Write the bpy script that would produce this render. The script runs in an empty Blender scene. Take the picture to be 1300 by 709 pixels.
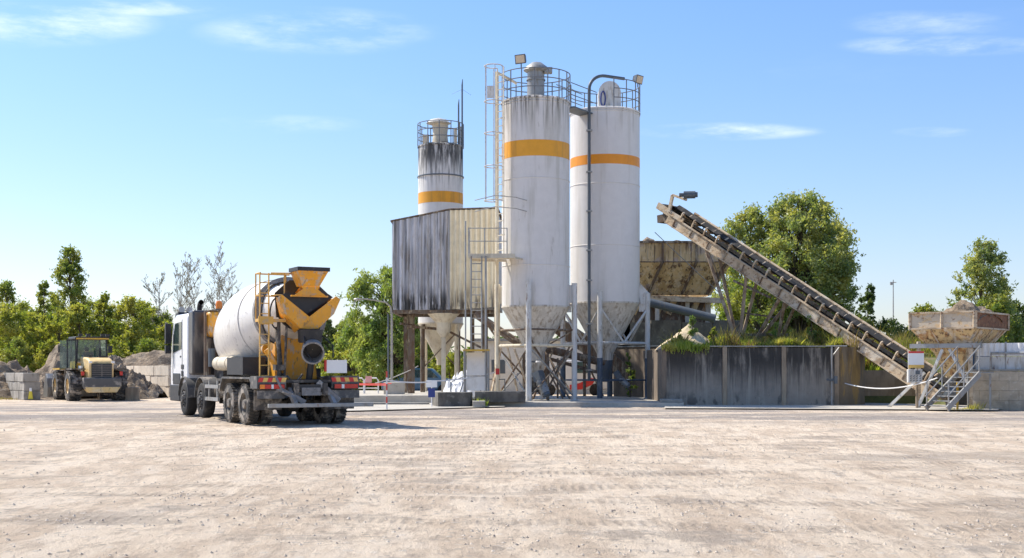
import bpy, math, random
import numpy as np
from mathutils import Vector, Matrix, noise
R = math.radians
S = bpy.context.scene
COL = S.collection
F, HZ, CX, CH = 1560.0, 468.0, 650.0, 1.5

# ------------------------------------------------------------------ scale of the place: metres from angles
def W(px, py, d):
    return Vector(((px-CX)/F*d, d, CH-(py-HZ)/F*d))
def GX(px, d):
    return (px-CX)/F*d

# ------------------------------------------------------------------ materials
MATS = {}
def new_mat(name):
    m = bpy.data.materials.new(name); m.use_nodes = True
    nt = m.node_tree; nt.nodes.clear()
    out = nt.nodes.new('ShaderNodeOutputMaterial')
    MATS[name] = m
    return m, nt, out
def ramp(nt, sock, lo, hi):
    r = nt.nodes.new('ShaderNodeMapRange'); r.inputs['From Min'].default_value = lo; r.inputs['From Max'].default_value = hi
    r.interpolation_type = 'SMOOTHSTEP'
    nt.links.new(sock, r.inputs['Value']); return r.outputs['Result']
def mathn(nt, op, a, b=None):
    n = nt.nodes.new('ShaderNodeMath'); n.operation = op
    for i, v in enumerate((a, b)):
        if v is None: continue
        if isinstance(v, (int, float)): n.inputs[i].default_value = v
        else: nt.links.new(v, n.inputs[i])
    return n.outputs[0]
def mixc(nt, fac, a, b, mode='MIX'):
    n = nt.nodes.new('ShaderNodeMix'); n.data_type = 'RGBA'; n.blend_type = mode
    for i, v in ((0, fac), (6, a), (7, b)):
        if isinstance(v, (int, float)): n.inputs[i].default_value = v
        elif isinstance(v, tuple): n.inputs[i].default_value = (*v[:3], 1)
        else: nt.links.new(v, n.inputs[i])
    return n.outputs[2]
def noisen(nt, vec, scale=(1, 1, 1), detail=6, rough=.6, off=(0, 0, 0)):
    mp = nt.nodes.new('ShaderNodeMapping'); mp.inputs['Scale'].default_value = scale; mp.inputs['Location'].default_value = off
    nt.links.new(vec, mp.inputs['Vector'])
    n = nt.nodes.new('ShaderNodeTexNoise'); n.inputs['Scale'].default_value = 1; n.inputs['Detail'].default_value = detail
    n.inputs['Roughness'].default_value = rough
    nt.links.new(mp.outputs[0], n.inputs['Vector']); return n.outputs['Fac']
def pm(name, col, layers=(), rough=.6, metal=0., var=.08, bump=0., bscale=20., coat=0., spec=.5):
    """layers: (colour, scale xyz, lo, hi, strength, zlo, zhi) - zlo..zhi fades the wear in with height"""
    m, nt, out = new_mat(name)
    b = nt.nodes.new('ShaderNodeBsdfPrincipled'); nt.links.new(b.outputs[0], out.inputs[0])
    tc = nt.nodes.new('ShaderNodeTexCoord'); v = tc.outputs['Object']
    sp = nt.nodes.new('ShaderNodeSeparateXYZ'); nt.links.new(v, sp.inputs[0])
    f = noisen(nt, v, (3, 3, 3), 5, .65, (5, 2, 7))
    c = mixc(nt, ramp(nt, f, .3, .7), tuple(x*(1-var) for x in col), tuple(min(1, x*(1+var)) for x in col))
    for k, L in enumerate(layers):
        lc, sc, lo, hi, st = L[:5]
        f = ramp(nt, noisen(nt, v, sc, 7, .62, (3*k+1, 7*k, 1.7*k)), .5+(lo-.5)*.6, .5+(hi-.5)*.62)
        f = mathn(nt, 'MULTIPLY', f, st)
        if len(L) > 5:
            f = mathn(nt, 'MULTIPLY', f, ramp(nt, sp.outputs[2], L[5], L[6]))
        c = mixc(nt, f, c, lc)
    nt.links.new(c, b.inputs['Base Color'])
    b.inputs['Roughness'].default_value = rough; b.inputs['Metallic'].default_value = metal
    b.inputs['Coat Weight'].default_value = coat; b.inputs['Specular IOR Level'].default_value = spec
    if bump:
        bn = nt.nodes.new('ShaderNodeBump'); bn.inputs['Strength'].default_value = 1; bn.inputs['Distance'].default_value = bump
        nt.links.new(noisen(nt, v, (bscale,)*3, 6, .65), bn.inputs['Height']); nt.links.new(bn.outputs[0], b.inputs['Normal'])
    return m
def leafmat(name, c1, c2, c3=None, trans=.45):
    m, nt, out = new_mat(name)
    geo = nt.nodes.new('ShaderNodeNewGeometry'); tc = nt.nodes.new('ShaderNodeTexCoord')
    f = noisen(nt, tc.outputs['Object'], (.9, .9, .9), 3, .5)
    c = mixc(nt, geo.outputs['Random Per Island'], c1, c2)
    c = mixc(nt, ramp(nt, f, .4, .62), c, c3 or c2)
    d = nt.nodes.new('ShaderNodeBsdfDiffuse'); t = nt.nodes.new('ShaderNodeBsdfTranslucent')
    g = nt.nodes.new('ShaderNodeBsdfGlossy'); g.inputs['Roughness'].default_value = .45; g.inputs['Color'].default_value = (.5, .5, .5, 1)
    nt.links.new(c, d.inputs[0]); nt.links.new(mixc(nt, 1, c, (1.5, 1.5, .6), 'MULTIPLY'), t.inputs[0])
    a = nt.nodes.new('ShaderNodeMixShader'); a.inputs[0].default_value = trans
    nt.links.new(d.outputs[0], a.inputs[1]); nt.links.new(t.outputs[0], a.inputs[2])
    e = nt.nodes.new('ShaderNodeMixShader'); e.inputs[0].default_value = .05
    nt.links.new(a.outputs[0], e.inputs[1]); nt.links.new(g.outputs[0], e.inputs[2]); nt.links.new(e.outputs[0], out.inputs[0])
    return m
def glassmat(name, col=(.08, .12, .12)):
    m, nt, out = new_mat(name)
    t = nt.nodes.new('ShaderNodeBsdfTransparent'); t.inputs[0].default_value = (.62, .72, .70, 1)
    g = nt.nodes.new('ShaderNodeBsdfGlossy'); g.inputs['Roughness'].default_value = .03
    fr = nt.nodes.new('ShaderNodeFresnel'); fr.inputs[0].default_value = 1.6
    d = nt.nodes.new('ShaderNodeBsdfDiffuse'); d.inputs[0].default_value = (.35, .5, .48, 1)
    x = nt.nodes.new('ShaderNodeMixShader'); x.inputs[0].default_value = .12
    nt.links.new(t.outputs[0], x.inputs[1]); nt.links.new(d.outputs[0], x.inputs[2])
    mx = nt.nodes.new('ShaderNodeMixShader'); nt.links.new(fr.outputs[0], mx.inputs[0])
    nt.links.new(x.outputs[0], mx.inputs[1]); nt.links.new(g.outputs[0], mx.inputs[2]); nt.links.new(mx.outputs[0], out.inputs[0])
    return m

RUST = (.20, .085, .03); DRUST = (.09, .045, .025); GRIME = (.10, .09, .075); BLACK = (.025, .023, .02)
silo_w = pm('silo_paint_front', (.70, .665, .625), [
    ((.46, .43, .36), (2.2, 2.2, .22), .45, .75, .55), ((.13, .11, .08), (8, 8, .28), .40, .68, .9, 10.9, 12.5),
    ((.33, .29, .2), (5, 5, .6), .56, .74, .55, 5.4, 3.9), ((.3, .26, .2), (5, 5, 1.2), .68, .8, .3)], rough=.5, var=.03)
silo_w2 = pm('silo_paint_rear', (.72, .69, .655), [
    ((.45, .41, .33), (2, 2, .18), .5, .8, .35), ((.22, .18, .12), (8, 8, .35), .55, .78, .55, 11.5, 12.8)], rough=.5, var=.025)
silo_w3 = pm('silo_paint_black_stained', (.72, .70, .66), [
    ((.03, .028, .024), (3.5, 3.5, .5), .30, .55, .97, 11.05, 12.3), ((.05, .045, .04), (8, 8, .5), .45, .65, .7, 10.0, 11.6),
    ((.4, .36, .3), (3, 3, .4), .5, .8, .4)], rough=.55, var=.04)
cone_m = pm('silo_cone_dirty', (.60, .555, .48), [((.30, .235, .16), (7, 7, .35), .46, .72, .75), ((.74, .7, .62), (12, 12, .4), .56, .70, .5),
    ((.48, .33, .10), (2, 2, .8), .66, .76, .4), ((.13, .09, .055), (5, 5, .5), .60, .76, .6, 4.4, 2.4)], rough=.7, var=.1)
cone_m3 = pm('silo_cone_cream', (.62, .55, .42), [((.32, .25, .16), (5, 5, .9), .5, .78, .5), ((.45, .30, .12), (9, 9, 1), .62, .75, .4)], rough=.65)
band_o = pm('band_orange', (.80, .36, .02), [((.45, .22, .03), (4, 4, .4), .5, .8, .5)], rough=.5, var=.05)
band_o2 = pm('band_deep_orange', (.82, .30, .015), [((.5, .2, .03), (4, 4, .4), .55, .8, .4)], rough=.5, var=.05)
leg_w = pm('leg_white', (.62, .61, .58), [((.35, .3, .22), (6, 6, 1.2), .5, .72, .6), (RUST, (9, 9, 2), .68, .75, .7)], rough=.55)
leg_cream = pm('leg_cream', (.72, .64, .48), [((.4, .3, .18), (6, 6, 1.2), .52, .72, .5), (RUST, (9, 9, 2), .66, .75, .7)], rough=.55)
leg_blue = pm('leg_blue_grey', (.07, .10, .14), [((.3, .32, .33), (5, 5, 2), .55, .75, .35)], rough=.5)
steel = pm('galvanised_steel', (.33, .33, .32), [((.24, .2, .15), (5, 5, 2), .5, .75, .6), (RUST, (9, 9, 4), .68, .78, .6)], rough=.45, metal=.3)
steel_d = pm('dark_steel', (.10, .12, .14), [((.25, .2, .15), (6, 6, 3), .6, .78, .4)], rough=.5)
rail_m = pm('handrail_grey', (.16, .17, .18), [(RUST, (8, 8, 8), .6, .75, .5)], rough=.5)
rusty = pm('rusty_steel', (.16, .125, .095), [((.13, .07, .035), (6, 6, 2), .42, .62, .8), ((.45, .38, .27), (5, 5, 1.5), .54, .7, .7), (BLACK, (4, 4, 2), .62, .75, .6)], rough=.8, bump=.004)
weather = pm('weathered_beam', (.56, .44, .30), [((.25, .17, .10), (2, 2, 4), .48, .68, .7), (RUST, (7, 7, 7), .62, .72, .8), ((.66, .6, .5), (1.2, 1.2, 2), .55, .72, .6)], rough=.75, bump=.004)
corr_g = pm('corrugated_grey', (.50, .50, .52), [((.26, .26, .28), (1.6, 1.6, .25), .46, .66, .6), ((.64, .65, .69), (5, 5, .12), .52, .64, .75),
    ((.06, .055, .05), (9, 9, .30), .56, .66, .7), ((.022, .02, .018), (4, 4, .6), .40, .58, .93, 5.5, 4.5), ((.3, .23, .15), (3, 3, 1), .6, .74, .35)], rough=.55, metal=.1)
corr_c = pm('corrugated_cream', (.78, .68, .47), [((.30, .24, .16), (6, 6, .5), .42, .62, .9, 5.9, 4.3), ((.06, .05, .04), (9, 9, 1.1), .48, .62, .9, 5.3, 4.3),
    ((.55, .45, .28), (8, 8, .25), .52, .72, .5)], rough=.6)
conc_grey = pm('concrete_grey', (.36, .34, .30), [((.2, .18, .15), (1.5, 1.5, 1.5), .5, .75, .5), ((.5, .48, .42), (4, 4, 4), .58, .75, .4)], rough=.9, bump=.01, bscale=12)
conc_pale = pm('concrete_pale', (.50, .46, .39), [((.34, .3, .24), (1, 1, .6), .48, .72, .5), ((.24, .2, .15), (5, 5, 5), .62, .78, .4)], rough=.9, bump=.008, bscale=14)
conc_dark = pm('concrete_dark', (.17, .155, .13), [((.07, .065, .055), (2, 2, 1), .45, .7, .7), ((.32, .3, .26), (5, 5, 5), .6, .75, .5)], rough=.9, bump=.01, bscale=12)
conc_wall = pm('concrete_black_stained', (.30, .265, .22), [((.03, .028, .026), (1.5, 1.5, .42), .22, .52, .95, .5, 1.9), ((.06, .055, .05), (7, 7, .22), .48, .62, .7, .2, 1.6),
    ((.42, .38, .31), (6, 6, .3), .58, .72, .45), ((.05, .045, .04), (3, 3, 1.5), .5, .66, .7, .9, 0)], rough=.9, bump=.008)
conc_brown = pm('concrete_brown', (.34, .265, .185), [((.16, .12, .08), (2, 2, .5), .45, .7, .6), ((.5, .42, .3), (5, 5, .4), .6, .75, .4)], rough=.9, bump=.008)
side_brown_shaded = pm('concrete_side_brown_shaded', (.20, .155, .115), [((.10, .08, .06), (2, 2, .5), .45, .7, .7), ((.3, .25, .18), (5, 5, .4), .6, .75, .4)], rough=.9, bump=.008)  # darker copy of the brown concrete, with the wall's shade put into its colour
conc_ochre = pm('concrete_ochre', (.19, .15, .10), [((.32, .21, .07), (1.7, 1.7, .3), .60, .70, .8), ((.08, .06, .035), (4, 4, .5), .46, .68, .75, .6, 2.3)], rough=.9, bump=.008)
bin_m = pm('ochre_bin_plate', (.64, .48, .26), [((.38, .24, .10), (1.1, 1.1, .35), .44, .66, .7), (DRUST, (3.5, 3.5, .3), .52, .66, .85), ((.70, .60, .42), (6, 6, .4), .56, .7, .6), ((.66, .56, .4), (2, 2, 2), .58, .74, .6),
    ((.36, .30, .33), (1.2, 1.2, 1.2), .58, .7, .5), (BLACK, (8, 8, .8), .66, .72, .8)], rough=.75, bump=.004)
hop_m = pm('rusted_hopper_plate', (.62, .45, .23), [((.36, .18, .07), (3.5, 3.5, 2), .52, .62, .9), (DRUST, (7, 7, 5), .60, .66, .9), ((.62, .60, .56), (1.5, 1.5, 1.5), .52, .7, .7), ((.38, .3, .2), (8, 8, 1), .55, .75, .5)], rough=.7, bump=.004)
hop_rim = pm('hopper_rim_plate', (.55, .46, .34), [((.62, .42, .2), (3, 3, 6), .54, .66, .7), (RUST, (4, 4, 5), .58, .7, .7)], rough=.7, bump=.003)
rust_panel = pm('rusty_brown_panel', (.20, .09, .045), [((.35, .2, .1), (6, 6, 6), .5, .7, .6), (BLACK, (9, 9, 9), .6, .7, .6)], rough=.85, bump=.004)
sand_m = pm('sand', (.62, .50, .33), [((.4, .32, .2), (2, 2, 2), .5, .75, .6)], rough=1, bump=.04, bscale=6)
heap_m = pm('grey_brown_rubble', (.27, .20, .135), [((.13, .10, .075), (.9, .9, .9), .46, .6, .8), ((.46, .36, .25), (1.3, 1.3, 1.3), .52, .62, .7), ((.3, .25, .2), (12, 12, 12), .5, .7, .6)], rough=1, bump=.12, bscale=5)
heap_b = pm('brown_gravel', (.27, .20, .13), [((.16, .12, .08), (2, 2, 2), .46, .7, .7), ((.48, .4, .3), (6, 6, 6), .56, .7, .6)], rough=1, bump=.09, bscale=7)
soil_m = pm('soil_and_turf', (.13, .14, .05), [((.22, .16, .08), (.8, .8, .8), .5, .7, .7), ((.08, .11, .03), (4, 4, 4), .5, .7, .6)], rough=1, bump=.05, bscale=5)
white_p = pm('white_paint', (.78, .78, .77), [((.5, .47, .42), (2, 2, 1), .55, .8, .4)], rough=.45, var=.03)
white_building = pm('pale_render', (.74, .70, .62), [((.5, .46, .4), (1, 1, .4), .5, .75, .4)], rough=.8)
drum_m = pm('drum_white', (.80, .765, .70), [((.40, .37, .32), (9, 9, 9), .66, .74, .5), ((.6, .55, .48), (2, 8, .6), .58, .76, .35), ((.58, .54, .47), (1.1, 1.1, 1.1), .5, .78, .45), ((.42, .38, .32), (3.5, 3.5, 1.5), .58, .78, .45)], rough=.36, var=.02)
cab_w = pm('cab_white', (.80, .81, .83), [((.5, .47, .42), (3, 3, 1.5), .56, .8, .35, 1.9, .9)], rough=.28, var=.02, coat=.4)
yel = pm('truck_orange_yellow', (.78, .35, .02), [((.45, .41, .35), (5, 5, 1.6), .56, .68, .75), ((.12, .09, .06), (9, 9, 4), .62, .72, .6), ((.50, .30, .12), (3, 3, 2), .52, .72, .5), ((.35, .3, .25), (8, 8, 6), .62, .75, .6)], rough=.45, var=.06)
yel_l = pm('ladder_ochre', (.66, .38, .08), [((.4, .33, .25), (6, 6, 6), .55, .7, .6)], rough=.55)
black_p = pm('black_plastic', (.022, .022, .024), [((.10, .085, .07), (5, 5, 5), .6, .8, .4)], rough=.5)
grey_dirt = pm('dusty_chassis', (.075, .068, .06), [((.34, .29, .23), (4, 4, 4), .45, .7, .7), ((.04, .04, .04), (7, 7, 7), .58, .7, .6)], rough=.75)
brown_steel = pm('brown_support_steel', (.36, .26, .17), [((.14, .08, .045), (5, 5, 1.5), .46, .66, .8), ((.56, .46, .33), (6, 6, 2), .56, .7, .6)], rough=.75)
guard_m = pm('mudguard_grey', (.10, .097, .092), [((.40, .35, .29), (3, 3, 3), .5, .72, .7)], rough=.6)
dk_panel = pm('exhaust_panel', (.085, .08, .08), [((.25, .22, .19), (3, 3, .8), .5, .75, .6)], rough=.38, metal=.35)
chute_m = pm('cement_crusted_steel', (.25, .24, .23), [((.16, .15, .14), (6, 6, 6), .48, .7, .7), ((.55, .52, .47), (9, 9, 9), .6, .72, .6)], rough=.8, bump=.01)
tyre_m = pm('tyre_rubber', (.022, .021, .02), [((.13, .11, .09), (4, 4, 4), .5, .8, .45)], rough=.85)
tyre_d = pm('tyre_dusty', (.055, .052, .048), [((.42, .37, .31), (3.5, 3.5, 3.5), .42, .68, .75)], rough=.9)
rim_m = pm('rim_steel', (.17, .155, .135), [((.30, .25, .2), (7, 7, 7), .5, .72, .6)], rough=.8)
rim_bk = pm('rim_dark', (.055, .052, .05), [((.25, .21, .18), (7, 7, 7), .55, .72, .5)], rough=.6)
red_l = pm('red_lens', (.55, .02, .015), rough=.2)
or_l = pm('orange_lens', (.85, .24, .02), rough=.25)
cream_y = pm('loader_faded_yellow', (.74, .52, .22), [((.76, .64, .42), (2, 2, 2), .45, .7, .6), ((.3, .22, .12), (6, 6, 4), .58, .74, .6)], rough=.5)
loader_y = pm('loader_yellow', (.66, .40, .04), [((.4, .3, .16), (4, 4, 4), .5, .75, .6)], rough=.5)
glass = glassmat('tinted_glass')
red_p = pm('red_paint', (.62, .035, .03), rough=.45)
tape_r = pm('red_tape', (.65, .08, .06), rough=.6)
tape_w = pm('white_tape', (.8, .78, .75), rough=.6)
blue_p = pm('blue_paint', (.03, .05, .22), rough=.5)
blue_door = pm('blue_steel', (.09, .15, .26), [((.2, .24, .3), (3, 3, 1), .5, .75, .4)], rough=.5)
sign_w = pm('sign_white', (.82, .82, .80), rough=.4, var=.02)
sign_y = pm('sign_yellow', (.80, .50, .12), rough=.5)
car_blue = pm('car_blue', (.10, .22, .33), rough=.3, coat=.5)
bark = pm('bark', (.10, .08, .06), [((.2, .17, .13), (6, 6, 1.5), .5, .7, .6)], rough=.95, bump=.02)
bark_l = pm('bark_pale', (.46, .42, .37), [((.1, .08, .06), (6, 6, 6), .5, .7, .6)], rough=.95)
skin_m = pm('skin', (.5, .3, .2), rough=.6)
cloth_b = pm('blue_workwear', (.04, .09, .2), rough=.9)
hair_m = pm('dark_hair', (.03, .02, .015), rough=.9)
lf_yel = leafmat('leaf_yellow_green', (.30, .34, .07), (.18, .235, .045), (.38, .37, .10), .52)
lf_mid = leafmat('leaf_mid_green', (.23, .30, .075), (.14, .20, .045), (.33, .34, .10), .48)
lf_dark = leafmat('leaf_dark_green', (.12, .18, .06), (.08, .13, .045), (.18, .22, .08), .42)
lf_silver = leafmat('leaf_silver_green', (.29, .35, .16), (.17, .23, .09), (.42, .41, .15), .48)
lf_willow = leafmat('leaf_willow', (.23, .32, .10), (.14, .22, .06), (.33, .38, .12), .46)
lf_twig = leafmat('twig_grey', (.34, .32, .24), (.42, .38, .34), (.3, .27, .24), .2)
gr_m = leafmat('grass_blades', (.36, .44, .08), (.24, .34, .05), (.48, .45, .14), .5)
gr_dry = leafmat('dry_grass_blades', (.34, .25, .10), (.22, .17, .06), (.2, .2, .06), .35)

# ------------------------------------------------------------------ mesh builder
ROOT = {}
def put(o, parent=None):
    COL.objects.link(o)
    if parent is not None:
        o.parent = parent
    return o
def tag(o, label=None, cat=None, group=None, kind=None):
    if label: o['label'] = label
    if cat: o['category'] = cat
    if group: o['group'] = group
    if kind: o['kind'] = kind
    return o
def thing(name, label, cat, loc=(0, 0, 0), rotz=0, group=None):
    o = bpy.data.objects.new(name, None); o.empty_display_size = .3
    o.location = loc; o.rotation_euler = (0, 0, rotz); COL.objects.link(o)
    ROOT[o] = Matrix.Translation(loc) @ Matrix.Rotation(rotz, 4, 'Z')
    return tag(o, label, cat, group)
class MB:
    def __init__(s): s.v = []; s.f = []
    def add(s, vs, fs):
        n = len(s.v); s.v += [Vector(x) for x in vs]; s.f += [tuple(i+n for i in f) for f in fs]; return s
    def hexa(s, p):       # 8 points: bottom 4 ccw, top 4 ccw
        return s.add(p, [(3, 2, 1, 0), (4, 5, 6, 7), (0, 1, 5, 4), (1, 2, 6, 5), (2, 3, 7, 6), (3, 0, 4, 7)])
    def box(s, x0, x1, y0, y1, z0, z1):
        return s.hexa([(x0, y0, z0), (x1, y0, z0), (x1, y1, z0), (x0, y1, z0), (x0, y0, z1), (x1, y0, z1), (x1, y1, z1), (x0, y1, z1)])
    def beam(s, a, b, w, h, up=(0, 0, 1)):   # rectangular bar from a to b, centred
        a = Vector(a); b = Vector(b); d = (b-a).normalized(); up = Vector(up)
        if abs(d.dot(up)) > .98: up = Vector((0, 1, 0))
        sd = d.cross(up).normalized(); u = sd.cross(d).normalized()
        sd *= w/2; u *= h/2
        return s.hexa([a-sd-u, a+sd-u, b+sd-u, b-sd-u, a-sd+u, a+sd+u, b+sd+u, b-sd+u])
    def tube(s, pts, r, n=8, closed=False, caps=True, r2=None):
        pts = [Vector(p) for p in pts]; m = len(pts); rings = []
        prev = None
        for i, p in enumerate(pts):
            if closed: t = (pts[(i+1) % m]-pts[i-1]).normalized()
            else: t = (pts[min(i+1, m-1)]-pts[max(i-1, 0)]).normalized()
            if prev is None:
                u = Vector((0, 0, 1)) if abs(t.z) < .9 else Vector((1, 0, 0))
                u = (u-t*u.dot(t)).normalized()
            else:
                u = (prev-t*prev.dot(t)).normalized()
            prev = u; w = t.cross(u)
            rr = r if r2 is None else r+(r2-r)*i/(m-1)
            if isinstance(r, (list, tuple)): rr = r[i]
            rings.append([p+(u*math.cos(2*math.pi*k/n)+w*math.sin(2*math.pi*k/n))*rr for k in range(n)])
        vs = [q for g in rings for q in g]; fs = []
        for i in range(m if closed else m-1):
            j = (i+1) % m
            for k in range(n):
                l = (k+1) % n; fs.append((i*n+k, i*n+l, j*n+l, j*n+k))
        if caps and not closed:
            fs.append(tuple(range(n-1, -1, -1))); fs.append(tuple((m-1)*n+k for k in range(n)))
        return s.add(vs, fs)
    def lathe(s, prof, c=(0, 0, 0), n=48, axis='z', cap0=False, cap1=False, a0=0, a1=2*math.pi):
        vs = []; fs = []; full = abs(a1-a0-2*math.pi) < 1e-6; nn = n if full else n+1
        for (r, z) in prof:
            for k in range(nn):
                a = a0+(a1-a0)*k/n; x, y = r*math.cos(a), r*math.sin(a)
                p = {'z': (x, y, z), 'x': (z, x, y), 'y': (x, z, y)}[axis]
                vs.append((p[0]+c[0], p[1]+c[1], p[2]+c[2]))
        for i in range(len(prof)-1):
            for k in range(n):
                l = (k+1) % nn; fs.append((i*nn+k, i*nn+l, (i+1)*nn+l, (i+1)*nn+k))
        if cap0: fs.append(tuple(range(nn-1, -1, -1)))
        if cap1: fs.append(tuple((len(prof)-1)*nn+k for k in range(nn)))
        return s.add(vs, fs)
    def prism(s, poly, ext, axis='x', t0=0.):   # poly in the two other axes, extruded t0..ext
        n = len(poly)
        def P(p, t): return {'x': (t, p[0], p[1]), 'y': (p[0], t, p[1]), 'z': (p[0], p[1], t)}[axis]
        vs = [P(p, t0) for p in poly]+[P(p, ext) for p in poly]
        fs = [tuple(range(n-1, -1, -1)), tuple(range(n, 2*n))]+[(i, (i+1) % n, n+(i+1) % n, n+i) for i in range(n)]
        return s.add(vs, fs)
    def ell(s, c, r, n=12, m=8, jit=0):
        vs = []; fs = []; c = Vector(c)
        for i in range(m+1):
            th = math.pi*i/m
            for k in range(n):
                a = 2*math.pi*k/n
                q = Vector((r[0]*math.sin(th)*math.cos(a), r[1]*math.sin(th)*math.sin(a), r[2]*math.cos(th)))
                if jit: q *= 1+jit*noise.noise(c*3+q*4)
                vs.append(c+q)
        for i in range(m):
            for k in range(n):
                fs.append((i*n+k, (i+1)*n+k, (i+1)*n+(k+1) % n, i*n+(k+1) % n))
        return s.add(vs, fs)
    def xf(s, M):
        s.v = [M @ p for p in s.v]; return s
    def build(s, name, mat, parent=None, local=False, at=None, smooth=35, bevel=0, recalc=True, label=None):
        vs = s.v
        o = None
        if parent is not None:
            top = parent
            while top.parent is not None: top = top.parent
            if not local:
                inv = ROOT[top].inverted(); vs = [inv @ p for p in vs]
        elif at is not None and not local:
            a = Vector(at); vs = [p-a for p in vs]
        me = bpy.data.meshes.new(name); me.from_pydata([tuple(p) for p in vs], [], s.f)
        if recalc:
            import bmesh
            bm = bmesh.new(); bm.from_mesh(me); bmesh.ops.recalc_face_normals(bm, faces=bm.faces); bm.to_mesh(me); bm.free()
        me.materials.append(mat)
        if smooth:
            me.polygons.foreach_set('use_smooth', [True]*len(me.polygons)); me.set_sharp_from_angle(angle=R(smooth))
        me.update()
        o = bpy.data.objects.new(name, me); put(o, parent)
        if at is not None and parent is None: o.location = at; ROOT[o] = Matrix.Translation(at)
        elif parent is None: ROOT[o] = Matrix.Identity(4)
        if bevel:
            b = o.modifiers.new('bevel', 'BEVEL'); b.width = bevel; b.segments = 2; b.limit_method = 'ANGLE'; b.angle_limit = R(40)
        if label: o['label'] = label
        return o
def copy_tree(o, parent=None):
    c = o.copy(); COL.objects.link(c); c.parent = parent
    for ch in list(o.children): copy_tree(ch, c)
    return c
def arc(c, r, z, a0, a1, n):
    return [(c[0]+r*math.cos(a0+(a1-a0)*i/n), c[1]+r*math.sin(a0+(a1-a0)*i/n), z) for i in range(n+1)]
def ladder_mb(m, p0, p1, wdir, w=.42, step=.3, r=.02):
    p0 = Vector(p0); p1 = Vector(p1); wd = Vector(wdir).normalized()*w/2
    m.tube([p0-wd, p1-wd], r, 6); m.tube([p0+wd, p1+wd], r, 6)
    n = int((p1-p0).length/step)
    for i in range(1, n):
        q = p0.lerp(p1, i/n); m.tube([q-wd, q+wd], r*.75, 5)
    return m

# ------------------------------------------------------------------ foliage
def leaf_mesh(name, centres, size, mat, parent, rng, droop=0., flat=0.):
    n = len(centres); c = np.asarray(centres)
    a = rng.normal(size=(n, 3)); a /= np.linalg.norm(a, axis=1)[:, None]
    if droop: a[:, 2] -= droop; a /= np.linalg.norm(a, axis=1)[:, None]
    b = rng.normal(size=(n, 3)); b -= a*(a*b).sum(1)[:, None]; b /= np.linalg.norm(b, axis=1)[:, None]
    s = size*rng.uniform(.6, 1.3, (n, 1)); L = a*s; Wd = b*s*(.34 if droop else .45)
    v = np.empty((n, 4, 3)); v[:, 0] = c-L; v[:, 1] = c-Wd+L*.15; v[:, 2] = c+L; v[:, 3] = c+Wd+L*.15
    me = bpy.data.meshes.new(name)
    me.vertices.add(4*n); me.vertices.foreach_set('co', v.reshape(-1))
    me.loops.add(4*n); me.loops.foreach_set('vertex_index', np.arange(4*n, dtype=np.int32))
    me.polygons.add(n); me.polygons.foreach_set('loop_start', np.arange(0, 4*n, 4, dtype=np.int32)); me.polygons.foreach_set('loop_total', np.full(n, 4, dtype=np.int32))
    me.update(calc_edges=True); me.materials.append(mat)
    o = bpy.data.objects.new(name, me); put(o, parent); return o
SHAPES = {
    'round': lambda u: math.sqrt(max(0, 1-(2*u-1)**2))**.8,
    'wide': lambda u: min(1, (u/.25)**.6) * math.sqrt(max(0, 1-max(0, (u-.35)/.65)**2)),
    'poplar': lambda u: min(1, (u/.12)**.7)*(1-u)**.45,
    'cone': lambda u: min(1, (u/.15)**.7)*(1-u)**.62+.05,
    'bush': lambda u: (1-u**2.2)**.6,
}
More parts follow.
